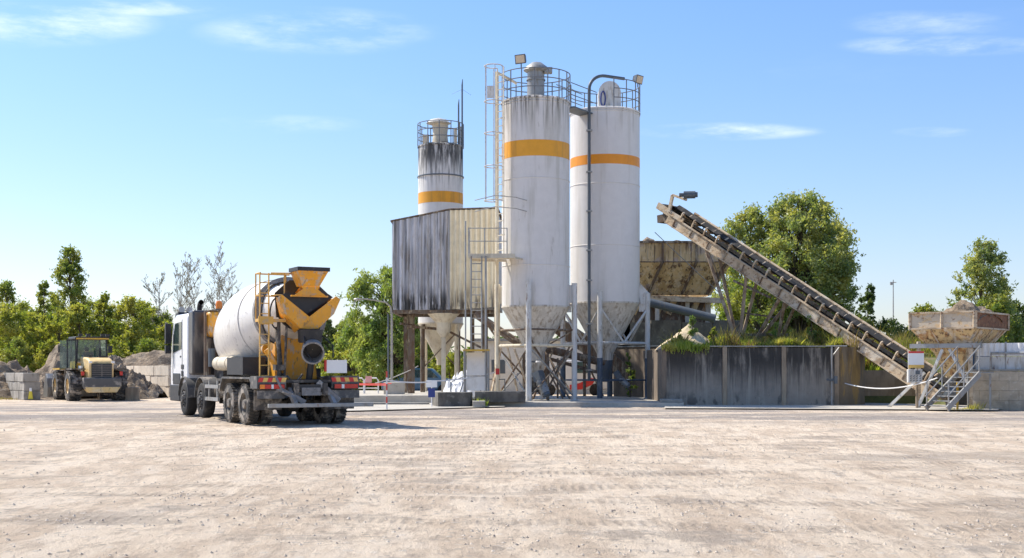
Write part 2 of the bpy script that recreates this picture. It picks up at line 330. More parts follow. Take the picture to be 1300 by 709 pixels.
def tree(name, label, x, y, h, r, mat, shape='round', seed=0, clear=.2, nclus=60, leaves=8000, ls=.11, crs=.32, trunk_r=.14, group=None, cat='tree',
         z0=0, droop=0., barkm=None, lean=0, inner=.35, ax=1.):
    rng = np.random.default_rng(seed); rd = random.Random(seed)
    t = thing(name, label, cat, (x, y, z0), 0, group)
    tk = MB(); f = SHAPES[shape]
    zc0 = h*clear; pts = []
    for i in range(8):
        u = i/7; pts.append(Vector((lean*u*h+.05*h*(noise.noise(Vector((seed*3.1, u*2, 0))))*u*2, .05*h*noise.noise(Vector((seed*1.7, 5, u*2)))*u, u*h*.93)))
    def axis(z):
        u = min(1, max(0, z/(h*.93)))*7; i = min(6, int(u)); return pts[i].lerp(pts[i+1], u-i)
    tk.tube(pts, [trunk_r*(1-.93*(i/7))+.012 for i in range(8)], 8)
    cen = []; rad = []
    for k in range(nclus):
        u = rng.uniform(.03, 1.) ; ang = rng.uniform(0, 2*math.pi)+k*2.4
        rr = f(u)*r*(inner+(1-inner)*math.sqrt(rng.uniform(0, 1)))*(.82+.3*noise.noise(Vector((math.cos(ang)*1.2+seed, math.sin(ang)*1.2, u*2.5))))
        z = zc0+u*(h-zc0)
        a = axis(z); c = Vector((a.x+rr*math.cos(ang)*ax, a.y+rr*math.sin(ang), z))
        cen.append(c); rad.append(r*crs*rng.uniform(.55, 1.2)*(.65+.35*f(u)))
        st = axis(max(zc0*.6, z-rr*.8-.05*h)); mid = st.lerp(c, .55)+Vector((0, 0, .04*h))
        b0 = max(.012, trunk_r*.28*(1-u*.6))
        tk.tube([st, mid, c], [b0, b0*.6, .008], 5, caps=False)
    tk.build('trunk', barkm or bark, t, local=True, recalc=False, smooth=0)
    w = np.array(rad)**2; w /= w.sum()
    P = []
    for c, q, k in zip(cen, rad, (w*leaves).astype(int)):
        k = max(k, 6); a_ = axis(c.z); out = np.array([c.x-a_.x, c.y-a_.y, 0.]); out /= (np.linalg.norm(out)+1e-6)
        nt_ = 9; td = rng.normal(size=(nt_, 3))*.75+out*.55+np.array([0, 0, .55 if not droop else -.9]); td /= np.linalg.norm(td, axis=1)[:, None]
        td *= q*rng.uniform(.7, 1.55, (nt_, 1)); w_ = rng.integers(0, nt_, k); u_ = rng.uniform(-.25, 1, (k, 1))
        P.append(np.array(c)+td[w_]*u_+rng.normal(size=(k, 3))*q*(.20-.09*u_))
    P = np.concatenate(P)
    leaf_mesh('crown', P, ls, mat, t, rng, droop)
    return t
def bare_tree(name, label, x, y, h, seed, group, dens=1.):
    rd = random.Random(seed); t = thing(name, label, 'tree', (x, y, 0), 0, group)
    tk = MB(); tw = MB()
    def grow(p, d, L, r, lev, mb):
        n = 4; q = [p]; dd = d.copy()
        for i in range(n):
            dd = (dd+Vector((rd.uniform(-.14, .14), rd.uniform(-.14, .14), .05))).normalized(); q.append(q[-1]+dd*L/n)
        mb.tube(q, [r*(1-.7*i/n) for i in range(n+1)], 5 if lev < 2 else 3, caps=False)
        if lev < 3:
            for k in range(int([26, 10, 7][lev]*dens)):
                u = rd.uniform(.22 if lev == 0 else .15, 1); i = min(n-1, int(u*n)); s = q[i].lerp(q[i+1], u*n-i)
                a = rd.uniform(0, 6.28); side = Vector((math.cos(a), math.sin(a), rd.uniform(.3, 1.1))).normalized()
                grow(s, (dd*.5+side).normalized(), L*rd.uniform(.18, .34)*(1.25-u*.6), r*.36, lev+1, tw)
    grow(Vector((0, 0, 0)), Vector((rd.uniform(-.05, .05), 0, 1)), h*.96, .05, 0, tk)
    tk.build('trunk', bark_l, t, local=True, recalc=False, smooth=0)
    tw.build('branches', bark_l, t, local=True, recalc=False, smooth=0)
    rng = np.random.default_rng(seed)
    P = np.array([tuple(v) for v in tw.v[::4]]); P = P[rng.uniform(size=len(P)) < .8]+rng.normal(size=(1, 3))*.02
    leaf_mesh('twigs', P, .035, lf_twig, t, rng)
    return t
def blades(name, pts, hmin, hmax, w, mat, rng, at=(0, 0, 0)):
    n = len(pts); P = np.asarray(pts, float)-np.array(at)
    a = rng.uniform(0, 6.28, n); h = rng.uniform(hmin, hmax, n)*np.array([.75+1.1*noise.noise(Vector((p[0]*1.1, p[1]*.8, 4))) for p in pts]).clip(.25, 1.6); ln = rng.normal(0, .28, (n, 2))*h[:, None]
    dx = np.stack([np.cos(a)*w, np.sin(a)*w, np.zeros(n)], 1)
    mid = P+np.stack([ln[:, 0]*.35, ln[:, 1]*.35, h*.55], 1); tip = P+np.stack([ln[:, 0], ln[:, 1], h*.95], 1)
    v = np.stack([P-dx, P+dx, mid+dx*.7, tip, mid-dx*.7], 1)
    me = bpy.data.meshes.new(name); me.vertices.add(5*n); me.vertices.foreach_set('co', v.reshape(-1))
    me.loops.add(5*n); me.loops.foreach_set('vertex_index', np.arange(5*n, dtype=np.int32))
    me.polygons.add(n); me.polygons.foreach_set('loop_start', np.arange(0, 5*n, 5, dtype=np.int32)); me.polygons.foreach_set('loop_total', np.full(n, 5, dtype=np.int32))
    me.update(calc_edges=True); me.materials.append(mat)
    o = bpy.data.objects.new(name, me); o.location = at; COL.objects.link(o); return o
def heap(name, label, x, y, rx, ry, h, mat, seed=0, z0=0, rot=0, rough=.35, cat='gravel heap', n=40, peaks=None, group=None, pw=1.0):
    m = MB(); vs = []; fs = []; N = n
    peaks = peaks or [(0, 0, 1, 1)]
    for j in range(N+1):
        for i in range(N+1):
            u = -1+2*i/N; v = -1+2*j/N
            z = 0
            for (a, b, s, k) in peaks:
                q = math.hypot(u-a, v-b)/s
                z = max(z, k*max(0, 1-q)**pw)
            p = Vector((u*2.5+seed, v*2.5, seed*.3))
            if z > 0: z += rough*min(z*3, 1)*(noise.fractal(p*1.1, .9, 2.1, 5)*.42+(.16-.5*abs(noise.noise(p*2.3+Vector((9, 2, 1))))))
            c, s_ = math.cos(rot), math.sin(rot)
            vs.append((x+(u*rx*c-v*ry*s_), y+(u*rx*s_+v*ry*c), z0+max(-.05, z*h if z > .001 else -.05)))
    for j in range(N):
        for i in range(N):
            a = j*(N+1)+i; q = (a, a+1, a+N+2, a+N+1)
            if max(vs[k][2] for k in q) > z0-.04: fs.append(q)
    m.add(vs, fs)
    o = m.build(name, mat, at=(x, y, z0), smooth=60, recalc=False)
    return tag(o, label, cat, group)
# ------------------------------------------------------------------ camera, sky, sun
cam = bpy.data.cameras.new('camera'); co = bpy.data.objects.new('camera', cam); COL.objects.link(co)
co.location = (0, 0, CH); co.rotation_euler = (R(90), 0, 0); cam.sensor_width = 36; cam.lens = F/1300*36
cam.shift_y = (HZ-354.5)/1300; cam.clip_end = 6000; S.camera = co
SUNV = Vector((-.88, .46, 1.2)).normalized()
el = math.asin(SUNV.z); az = math.atan2(SUNV.x, SUNV.y)
wd = bpy.data.worlds.new('World'); S.world = wd; wd.use_nodes = True; nt = wd.node_tree; nt.nodes.clear()
out = nt.nodes.new('ShaderNodeOutputWorld'); bg = nt.nodes.new('ShaderNodeBackground'); sk = nt.nodes.new('ShaderNodeTexSky')
sk.sky_type = 'NISHITA'; sk.sun_disc = False; sk.sun_elevation = el; sk.sun_rotation = az
sk.air_density = 1.0; sk.dust_density = .6; sk.ozone_density = 2.2; sk.altitude = 0
tc = nt.nodes.new('ShaderNodeTexCoord'); sp = nt.nodes.new('ShaderNodeSeparateXYZ'); nt.links.new(tc.outputs['Generated'], sp.inputs[0])
# thin cirrus: noise on the sky dome, in direction space
n1 = noisen(nt, tc.outputs['Generated'], (3.2, 3.2, 15), 9, .6, (2.3, 0, .4)); n2 = noisen(nt, tc.outputs['Generated'], (2.0, 2.0, 6), 4, .5, (7.7, 3, 3.1))
n3 = noisen(nt, tc.outputs['Generated'], (14, 14, 40), 6, .65, (1, 3, 3))
cl = mathn(nt, 'MULTIPLY', ramp(nt, n1, .50, .78), ramp(nt, n2, .45, .66)); cl = mathn(nt, 'MULTIPLY', cl, ramp(nt, n3, .2, .75))
cl = mathn(nt, 'MULTIPLY', cl, ramp(nt, sp.outputs[2], .10, .2)); cl = mathn(nt, 'MULTIPLY', cl, .35)
uu = mathn(nt, 'DIVIDE', sp.outputs[0], sp.outputs[1]); vv = mathn(nt, 'DIVIDE', sp.outputs[2], sp.outputs[1])
n4 = noisen(nt, tc.outputs['Generated'], (11, 11, 46), 8, .62, (.5, 4, .9))
for (cpx, cpy, rx, ry, st_) in ((60, 30, 160, 34, .85), (400, 40, 170, 34, .6), (1200, 58, 150, 16, .6), (925, 167, 130, 13, .95), (1180, 30, 120, 20, .4), (360, 158, 120, 14, .3), (1185, 168, 60, 8, .4), (720, 225, 70, 10, .15), (150, 10, 150, 14, .7)):
    du_ = mathn(nt, 'DIVIDE', mathn(nt, 'SUBTRACT', uu, (cpx-CX)/F), rx/F); dv_ = mathn(nt, 'DIVIDE', mathn(nt, 'SUBTRACT', vv, (HZ-cpy)/F), ry/F)
    q_ = mathn(nt, 'ADD', mathn(nt, 'MULTIPLY', du_, du_), mathn(nt, 'MULTIPLY', dv_, dv_))
    k_ = mathn(nt, 'MULTIPLY', mathn(nt, 'MULTIPLY', ramp(nt, q_, 1.0, .0), ramp(nt, n4, .36, .80)), st_)
    cl = mathn(nt, 'MAXIMUM', cl, mathn(nt, 'MULTIPLY', k_, ramp(nt, sp.outputs[1], 0, .3)))
hz = ramp(nt, sp.outputs[2], .34, -.04)
tint = mixc(nt, hz, (.88, 1.08, 1.32), (1.04, .98, 1.10))
skc = mixc(nt, 1, sk.outputs[0], tint, 'MULTIPLY')
skc = mixc(nt, cl, skc, (8.2, 8.8, 9.4))
nt.links.new(skc, bg.inputs[0]); bg.inputs[1].default_value = .115; nt.links.new(bg.outputs[0], out.inputs[0])
sun = bpy.data.lights.new('sun', 'SUN'); sun.energy = 4.8; sun.angle = R(.53); sun.color = (1, .93, .82)
so = bpy.data.objects.new('sun', sun); so.rotation_euler = SUNV.to_track_quat('Z', 'Y').to_euler(); COL.objects.link(so)
S.view_settings.view_transform = 'Standard'; S.view_settings.look = 'None'; S.view_settings.gamma = 1; S.view_settings.exposure = .45
S.cycles.use_denoising = True; S.cycles.max_bounces = 8; S.cycles.transparent_max_bounces = 8

# ------------------------------------------------------------------ ground
def ground_material():
    m, nt, out = new_mat('gravel_yard')
    b = nt.nodes.new('ShaderNodeBsdfPrincipled'); nt.links.new(b.outputs[0], out.inputs[0]); b.inputs['Roughness'].default_value = .95
    b.inputs['Specular IOR Level'].default_value = .15
    v = nt.nodes.new('ShaderNodeTexCoord').outputs['Object']
    sp = nt.nodes.new('ShaderNodeSeparateXYZ'); nt.links.new(v, sp.inputs[0])
    c = mixc(nt, ramp(nt, noisen(nt, v, (1.2, .3, 1), 8, .66), .42, .58), (.67, .53, .39), (.83, .685, .52))
    c = mixc(nt, mathn(nt, 'MULTIPLY', ramp(nt, noisen(nt, v, (5.5, 1.6, 1), 9, .74, (3, 3, 3)), .48, .60), .6), c, (.46, .36, .27))
    c = mixc(nt, mathn(nt, 'MULTIPLY', ramp(nt, noisen(nt, v, (1.4, .45, 1), 8, .68, (9, 1, 3)), .50, .60), .55), c, (.84, .71, .56))
    c = mixc(nt, mathn(nt, 'MULTIPLY', ramp(nt, noisen(nt, v, (.22, .35, 1), 9, .75, (29, 1, 3)), .535, .60), .5), c, (.36, .295, .235))
    # loose dark grit swept into a band in front of the plant
    band = mathn(nt, 'MULTIPLY', ramp(nt, sp.outputs[1], 31, 37.5), ramp(nt, sp.outputs[1], 60, 44))
    gn = ramp(nt, noisen(nt, v, (.11, .42, 1), 8, .7, (4, 8, 1)), .40, .54)
    grit = mixc(nt, noisen(nt, v, (3, 3, 3), 5, .75), (.16, .145, .14), (.44, .39, .35))
    c = mixc(nt, mathn(nt, 'MULTIPLY', mathn(nt, 'MULTIPLY', band, gn), .85), c, grit)
    p2 = mathn(nt, 'MULTIPLY', ramp(nt, noisen(nt, v, (.35, .35, 1), 9, .75, (14, 5, 2)), .55, .62), .6)
    c = mixc(nt, p2, c, mixc(nt, noisen(nt, v, (8, 8, 8), 3, .7), (.20, .17, .15), (.5, .42, .34)))
    # tyre tracks: pairs of curved ruts
    trk = None; wob = mathn(nt, 'MULTIPLY', mathn(nt, 'SUBTRACT', noisen(nt, v, (.12, .12, 1), 2, .5, (3, 8, 8)), .5), 7.)
    X_ = sp.outputs[0]; Y_ = sp.outputs[1]
    for (y0, sl, cu, gap) in ((27.5, .10, -.004, 1.9), (21, -.16, .006, 1.9), (33, .02, .002, 2.0), (16.5, .12, .010, 1.8), (13.2, -.05, -.006, 1.9), (24, .30, -.012, 1.9), (37, -.06, .003, 2.)):
        yc = mathn(nt, 'ADD', mathn(nt, 'ADD', y0, mathn(nt, 'MULTIPLY', X_, sl)), mathn(nt, 'ADD', mathn(nt, 'MULTIPLY', mathn(nt, 'MULTIPLY', X_, X_), cu), mathn(nt, 'MULTIPLY', wob, .5)))
        dd = mathn(nt, 'ABSOLUTE', mathn(nt, 'SUBTRACT', mathn(nt, 'ABSOLUTE', mathn(nt, 'SUBTRACT', Y_, yc)), gap/2))
        k_ = ramp(nt, dd, .30, .12); trk = k_ if trk is None else mathn(nt, 'MAXIMUM', trk, k_)
    trk = mathn(nt, 'MULTIPLY', trk, ramp(nt, noisen(nt, v, (.5, .5, 1), 6, .7, (1, 1, 8)), .40, .56))
    wv = nt.nodes.new('ShaderNodeTexWave'); wv.inputs['Scale'].default_value = 2.6; wv.inputs['Distortion'].default_value = 2.5; wv.bands_direction = 'X'; nt.links.new(v, wv.inputs['Vector'])
    c = mixc(nt, mathn(nt, 'MULTIPLY', trk, mathn(nt, 'ADD', mathn(nt, 'MULTIPLY', wv.outputs['Fac'], .3), .18)), c, (.33, .26, .20))
    # pebbles
    vo = nt.nodes.new('ShaderNodeTexVoronoi'); vo.inputs['Scale'].default_value = 9; nt.links.new(v, vo.inputs['Vector'])
    sc = nt.nodes.new('ShaderNodeSeparateColor'); nt.links.new(vo.outputs['Color'], sc.inputs[0])
    pb = mathn(nt, 'MULTIPLY', ramp(nt, vo.outputs['Distance'], .42, .25), ramp(nt, sc.outputs[0], .62, .9))
    c = mixc(nt, mathn(nt, 'MULTIPLY', pb, .6), c, mixc(nt, sc.outputs[1], (.30, .25, .2), (.85, .76, .65)))
    v2 = nt.nodes.new('ShaderNodeTexVoronoi'); v2.inputs['Scale'].default_value = 28; nt.links.new(v, v2.inputs['Vector'])
    nt.links.new(c, b.inputs['Base Color'])
    h = mathn(nt, 'ADD', mathn(nt, 'MULTIPLY', noisen(nt, v, (2.6, 1.4, 1), 10, .82), .2), mathn(nt, 'MULTIPLY', noisen(nt, v, (1.0, .8, 1), 6, .7, (1, 9, 2)), .12))
    h = mathn(nt, 'ADD', h, mathn(nt, 'MULTIPLY', pb, .02)); h = mathn(nt, 'SUBTRACT', h, mathn(nt, 'MULTIPLY', trk, mathn(nt, 'ADD', mathn(nt, 'MULTIPLY', wv.outputs['Fac'], .03), .02))); h = mathn(nt, 'ADD', h, mathn(nt, 'MULTIPLY', ramp(nt, v2.outputs['Distance'], .6, .1), .012))
    bn = nt.nodes.new('ShaderNodeBump'); bn.inputs['Distance'].default_value = 1; bn.inputs['Strength'].default_value = .8
    nt.links.new(h, bn.inputs['Height']); nt.links.new(bn.outputs[0], b.inputs['Normal'])
    return m
gm = ground_material()
ys = [-30, 0, 3] + [6+i*.33 for i in range(100)] + [39+i*2 for i in range(1, 20)] + [90, 130, 200, 400, 1000, 4000]
xs = [-3000, -600, -200, -100, -60, -40, -30] + [-24+i*.5 for i in range(97)] + [30, 40, 60, 100, 200, 600, 3000]
m = MB(); vs = []
for y in ys:
    for x in xs:
        z = 0
        if 5 < y < 44 and -25 < x < 25:
            q = Vector((x*.35, y*1.1, 0)); z = .035*noise.fractal(q, .8, 2, 4)*min(1, (44-y)/6)*min(1, (y-5)/3)
        vs.append((x, y, z))
nx = len(xs); fs = [(j*nx+i, j*nx+i+1, (j+1)*nx+i+1, (j+1)*nx+i) for j in range(len(ys)-1) for i in range(nx-1)]
m.add(vs, fs); g = m.build('ground', gm, recalc=False, smooth=60); tag(g, 'pale beige gravel yard in front of the plant', None, None, 'structure')
# loose stones
rng = np.random.default_rng(5); rd = random.Random(3)
m = MB()
for i in range(4200):
    d = 9.5+abs(rng.normal(0, 1))*8 if i % 3 else rng.uniform(12, 40)
    x = rng.uniform(-.45, .45)*d
    if noise.noise(Vector((x*.3, d*.6, 3))) < -.02 and i % 4: continue
    s = rng.uniform(.006, .019)*(1+(d/40)); q = []
    for (a, b, c) in ((1, 0, 0), (0, 1, 0), (-1, 0, 0), (0, -1, 0), (0, 0, .8)):
        q.append((x+a*s*rng.uniform(.6, 1.3), d+b*s*rng.uniform(.6, 1.3), c*s*rng.uniform(.6, 1.2)+.004))
    m.add(q, [(0, 1, 4), (1, 2, 4), (2, 3, 4), (3, 0, 4)])
stone_m = pm('stones', (.46, .38, .30), [((.70, .60, .48), (9, 9, 9), .42, .6, .8), ((.16, .13, .11), (17, 17, 17), .55, .62, .8)], rough=.9)
st = m.build('gravel_stones', stone_m, recalc=False, smooth=0); tag(st, 'loose stones scattered over the gravel yard', 'gravel', None, 'stuff')
# concrete aprons
def sheet(name, poly, z, mat, label):
    m = MB(); m.add([(a, b, z) for a, b in poly], [tuple(range(len(poly)))]); o = m.build(name, mat, recalc=False, smooth=0)
    return tag(o, label, None, None, 'structure')
sheet('concrete_apron', [(GX(405, 41), 41.5), (GX(640, 47), 47), (GX(660, 58), 58), (GX(390, 58), 58)], .045, conc_pale, 'pale concrete apron between the truck and the weathered shed')
sheet('concrete_path', [(GX(845, 44.5), 45.0), (GX(1000, 44), 44.4), (GX(1160, 43), 43.6), (GX(1290, 41), 42.6), (GX(1290, 46), 47), (GX(1110, 50.5), 51.9), (GX(1060, 50.5), 51.4), (GX(845, 48.7), 48.7)], .05, conc_pale, 'pale concrete strip along the foot of the stained wall')
# concrete pad under the big silos
m = MB(); m.prism([(GX(566, 48.6), 48.9), (GX(640, 47.9), 48.2), (GX(868, 47.6), 47.6), (GX(868, 50), 49.9), (9.2, 60), (-2.2, 60)], .17, 'z', -.1)
o = m.build('concrete_foundation', conc_pale); tag(o, 'low concrete slab carrying the tall white silos', None, None, 'structure')
m = MB(); m.prism([(-8.4, 56.2), (-2.3, 56.2), (-2.3, 66), (-8.4, 66)], .32, 'z', -.1)
o = m.build('concrete_platform', conc_pale); tag(o, 'raised concrete slab below the weathered shed', None, None, 'structure')

# ------------------------------------------------------------------ silos
def guardrail(m, c, r, z, h, a0, a1, posts, rings=(1., .66, .33), pr=.022):
    for k in rings: m.tube(arc(c, r, z+h*k, a0, a1, 40), pr, 6)
    for i in range(posts+1):
        a = a0+(a1-a0)*i/posts; x, y = c[0]+r*math.cos(a), c[1]+r*math.sin(a)
        m.tube([(x, y, z-.1), (x, y, z+h)], pr*1.1, 6)
def floodlight(parent, p, aim):
    q = Vector(aim).to_track_quat('Y', 'Z').to_matrix().to_4x4(); M = Matrix.Translation(p) @ q
    m = MB(); m.hexa([(-.17, -.12, -.13), (.17, -.12, -.13), (.24, .1, -.19), (-.24, .1, -.19), (-.17, -.12, .13), (.17, -.12, .13), (.24, .1, .19), (-.24, .1, .19)])
    for k in range(5): m.box(-.15+k*.07, -.13+k*.07, -.17, -.12, -.11, .11)
    m.xf(M); m.tube([Vector(p)+Vector((0, 0, -.36)), Vector(p)+Vector((0, 0, -.15))], .025, 6)
    f = m.build('floodlight', steel_d, parent)
    m = MB(); m.box(-.2, .2, .1, .115, -.15, .15); m.xf(M); m.build('lens', sign_y if False else glass_lens, f)
    return f
glass_lens = pm('floodlight_lens', (.62, .50, .36), rough=.15)
def silo(label, c, r, zt, zc, zb, rb, shellm, conem, bandm, bands, LR, legm, legtop, legang, seams, sleeve=None):
    cx, cy = c; t = thing('cement_silo', label, 'silo', (cx, cy, 0))
    m = MB(); m.lathe([(r, zc), (r, zt)], (cx, cy, 0), 72); m.build('shell', shellm, t)
    m = MB(); m.lathe([(r+.03, zt-.05), (r+.035, zt+.02), (r-.08, zt+.07), (.25, zt+.28), (0.01, zt+.3)], (cx, cy, 0), 64); m.build('roof', shellm, t)
    m = MB(); m.lathe([(r+.02, zc-.04), (r+.02, zc+.03), (r, zc+.03)], (cx, cy, 0), 72)
    m.lathe([(r, zc-.04), (rb, zb), (rb, zb-.28), (rb*.99, zb-.28)], (cx, cy, 0), 64); m.build('discharge_cone', conem, t)
    for z0, z1 in bands:
        m = MB(); m.lathe([(r+.004, z0), (r+.004, z1)], (cx, cy, 0), 72); m.build('painted_band', bandm, t)
    for z in seams:
        m = MB(); m.lathe([(r, z-.02), (r+.018, z-.008), (r+.018, z+.008), (r, z+.02)], (cx, cy, 0), 72); m.build('seam_ring', shellm, t)
    P = []
    for k, a in enumerate(legang):
        a = R(a); x, y = cx+LR*math.cos(a), cy+LR*math.sin(a); P.append((x, y))
        m = MB(); m.tube([(x, y, .17), (x, y, legtop)], .115, 14)
        m.box(x-.17, x+.17, y-.17, y+.17, .172, .20)
        tx, ty = cx+(r-.03)*math.cos(a), cy+(r-.03)*math.sin(a)
        m.beam((x, y, legtop-.45), (tx, ty, legtop-.45), .06, .75)
        lg = m.build('leg', legm[k], t)
        if sleeve:
            m = MB(); m.tube([(x, y, .205), (x, y, sleeve)], .122, 14); m.build('leg_sleeve', leg_blue, lg)
    return t, P

# front silo
C1 = (.99, 51.5)
s1, P1 = silo('widest white silo with caged ladder, orange band and rust stained cone', C1, 1.42, 12.6, 4.07, 2.1, .32, silo_w, cone_m, band_o, [(10.18, 10.84)], 1.64, [leg_w, leg_w, leg_cream, leg_w], 5.05, (259, 349, 169, 79), (5.75, 9.3, 12.45))
def between(m, P, i, j, z0, z1, r=.035, n=6):
    m.tube([(P[i][0], P[i][1], z0), (P[j][0], P[j][1], z1)], r, n)
for (i, j) in ((2, 0), (0, 1), (1, 3), (3, 2)):
    for (z0, z1, mt, rr) in ((3.1, 3.1, rusty, .04), (2.45, 2.45, leg_cream, .055), (.3, 2.4, rusty, .04), (2.4, .3, steel, .04)):
        m = MB(); between(m, P1, i, j, z0, z1, rr); m.build('brace', mt, s1)
for i, a in enumerate(P1):
    m = MB(); m.tube([(a[0], a[1], 3.1), (C1[0]+(a[0]-C1[0])*.35, C1[1]+(a[1]-C1[1])*.35, 2.5)], .03, 6); m.build('brace', rusty, s1)
m = MB(); guardrail(m, C1, 1.44, 12.65, 1.12, R(-158), R(168), 15); m.build('guardrail', rail_m, s1)
m = MB(); m.lathe([(.36, 12.85), (.36, 14.0)], (1.0, 51.5, 0), 28)
m.lathe([(.40, 13.55), (.40, 13.6), (.36, 13.62)], (1.0, 51.5, 0), 28)
m.build('filter_unit', steel, s1)
fcap = MB(); fcap.lathe([(.46, 13.92), (.55, 13.98), (.5, 14.08), (.22, 14.3), (.02, 14.34)], (1.03, 51.5, 0), 24, cap0=True); fcap.box(1.35, 1.68, 51.2, 51.6, 13.85, 14.06)
fcap.build('filter_cap', steel, s1)
floodlight(s1, (.38, 50.65, 14.25), (-.5, -1, -.25))
# caged ladder
L0 = Vector((-.47, 50.42, 0)); wdir = Vector((.6, -.8, 0)); outd = Vector((-.8, -.6, 0))
m = MB(); ladder_mb(m, L0+Vector((0, 0, 6.05)), L0+Vector((0, 0, 13.85)), wdir, .44, .3, .026)
for z in (7, 8.6, 10.2, 11.8): m.tube([L0+Vector((0, 0, z)), L0-outd*.22+Vector((0, 0, z))], .02, 5)
lad = m.build('ladder', leg_cream, s1)
m = MB(); hc = L0+outd*.36
A0 = math.atan2(-outd.y, -outd.x)+.55
def hoop(z): return [(hc.x+.37*math.cos(A0+(6.283-1.1)*i/14), hc.y+.37*math.sin(A0+(6.283-1.1)*i/14), z) for i in range(15)]
for z in (8.35, 9.75, 11.1, 12.4, 13.85): m.tube(hoop(z), .026, 5)
for i in (1, 4, 7, 10, 13):
    p = hoop(8.35)[i]; m.tube([p, (p[0], p[1], 13.85)], .018, 5)
m.build('safety_cage', leg_w, lad)
m = MB(); m.tube([(-.62, 50.75, .17), (-.62, 50.75, 13.75)], .075, 10); m.tube([(-.62, 50.75, 13.72), (-.3, 50.95, 13.6), (.2, 51.1, 13.35)], .06, 8); m.build('fill_pipe', leg_cream, s1)
m = MB(); m.box(-1.02, -.72, 50.2, 50.23, 12.55, 13.05); m.build('junction_plate', leg_w, s1)
# landing
m = MB(); m.box(-1.75, .12, 49.25, 50.6, 6.0, 6.06); m.box(-1.75, .12, 49.22, 49.248, 5.92, 6.10); m.beam((-1.7, 50.6, 5.96), (1, 51.0, 5.96), .06, .1); m.beam((.05, 49.3, 5.96), (.45, 50.3, 5.96), .06, .08)
m.build('landing', cone_m3, s1)
m = MB()
for z in (6.6, 7.12): m.tube([(-.2, 49.25, z), (-1.74, 49.25, z), (-1.74, 50.5, z)], .02, 6)
for x, y in ((-1.74, 49.25), (-1.1, 49.25), (-.2, 49.25), (-1.74, 50.5)): m.tube([(x, y, 6.0), (x, y, 7.14)], .022, 6)
m.build('landing_rail', steel, s1)
for z in (8.0, 8.45):
    m = MB(); m.tube([(-1.5, 49.7, z-.15), (-.7, 49.4, z), (.15, 49.75, z-.02), (.6, 50.1, z-.1)], .018, 5); m.build('rail_hoop', steel, s1)

# second silo
C2 = (4.16, 55.0)
s2, P2 = silo('tall white silo with curved dark pipe and blue sleeved legs', C2, 1.55, 12.87, 4.4, 2.15, .36, silo_w2, cone_m, band_o2, [(10.42, 10.84)], 1.9, [leg_w]*4, 4.85, (259, 349, 169, 79), (6.9, 9.6, 12.75), 1.95)
for (i, j) in ((2, 0), (0, 1), (1, 3), (3, 2)):
    m = MB(); between(m, P2, i, j, 2.62, 2.62, .055); m.build('brace', leg_w, s2)
    m = MB(); between(m, P2, i, j, .98, .98, .035); m.build('brace', leg_blue, s2)
    mx = ((P2[i][0]+P2[j][0])/2, (P2[i][1]+P2[j][1])/2)
    for q in (i, j):
        m = MB(); m.tube([(mx[0], mx[1], 2.62), (P2[q][0], P2[q][1], 4.15)], .05, 8); m.build('brace', leg_w, s2)
m = MB(); guardrail(m, C2, 1.56, 12.92, 1.2, R(-80), R(190), 12); m.build('guardrail', rail_m, s2)
m = MB(); m.prism([(3.85, 12.9), (4.85, 12.9)]+[(4.35+.5*math.cos(R(a)), 13.75+.55*math.sin(R(a))) for a in range(0, 181, 12)], 55.3, 'y', 54.7)
m.build('fan_housing', leg_w, s2)
m = MB(); m.tube([(4.05+.1*math.cos(a), 54.66, 13.5+.33*math.sin(a)) for a in [2*math.pi*i/20 for i in range(20)]], .03, 6, closed=True); m.build('blue_ring_mark', blue_p, s2)
px_ = 3.35
m = MB(); m.tube([(px_, 53.38, 1.0), (px_, 53.38, 13.5)]+[(px_+.75-.75*math.cos(a), 53.38+.5*(1-math.cos(a)), 13.6+.72*math.sin(a)) for a in [math.pi/2*i/8 for i in range(1, 9)]]+[(px_+1.6, 54.1, 14.25)], .07, 12)
m.build('fill_pipe', steel_d, s2)
m = MB()
for z in (1.4, 3.4, 5.3, 6.6, 8.3, 10, 11.8): m.box(px_-.13, px_+.13, 53.25, 53.5, z, z+.06)
m.build('pipe_clamp', steel, s2)
floodlight(s2, (5.55, 54.2, 14.25), (1, -.9, -.35))
m = MB(); m.beam((2.35, 52.4, 12.62), (3.3, 53.9, 12.62), .7, .06)
for s_ in (-.36, .36):
    d = Vector((.845, -.535, 0))*s_
    for z in (13.1, 13.6): m.tube([Vector((2.2, 52.2, z))+d, Vector((3.4, 54.05, z))+d], .02, 5)
m.build('catwalk', steel_d, s2)
for i, q in enumerate(P2[1:2]):
    m = MB(); m.prism([(q[0]-.42, 4.95), (q[0]-.35, 5.3), (q[0]+.12, 4.8), (q[0]+.12, 4.4), (q[0]-.3, 4.35)], q[1]+.03, 'y', q[1]-.03); m.build('leg_bracket', leg_w, s2)

# rear silo
C3 = (-3.6, 62.0)
s3, P3 = silo('narrow silo behind the shed, its top streaked black', C3, 1.13, 12.65, 3.75, 1.95, .2, silo_w3, cone_m3, band_o, [(9.75, 10.3)], 1.2, [rusty, leg_cream, leg_cream, rusty], 3.7, (225, 315, 135, 45), (11.1, 9.2), None)
for (i, j) in ((0, 1), (1, 3), (3, 2), (2, 0)):
    m = MB(); between(m, P3, i, j, 1.5, 3.3, .03); m.build('brace', rusty, s3)
m = MB(); guardrail(m, C3, 1.15, 12.7, 1.1, 0, 2*math.pi*.999, 12); m.build('guardrail', rail_m, s3)
m = MB(); m.lathe([(.42, 12.8), (.36, 13.3), (.42, 13.85)], (C3[0]-.02, 62, 0), 20); m.box(-4.45, -4.15, 61.2, 61.5, 12.7, 13.15); m.box(-2.9, -2.75, 61.3, 61.5, 12.7, 13.5); m.build('filter_unit', cone_m3, s3)
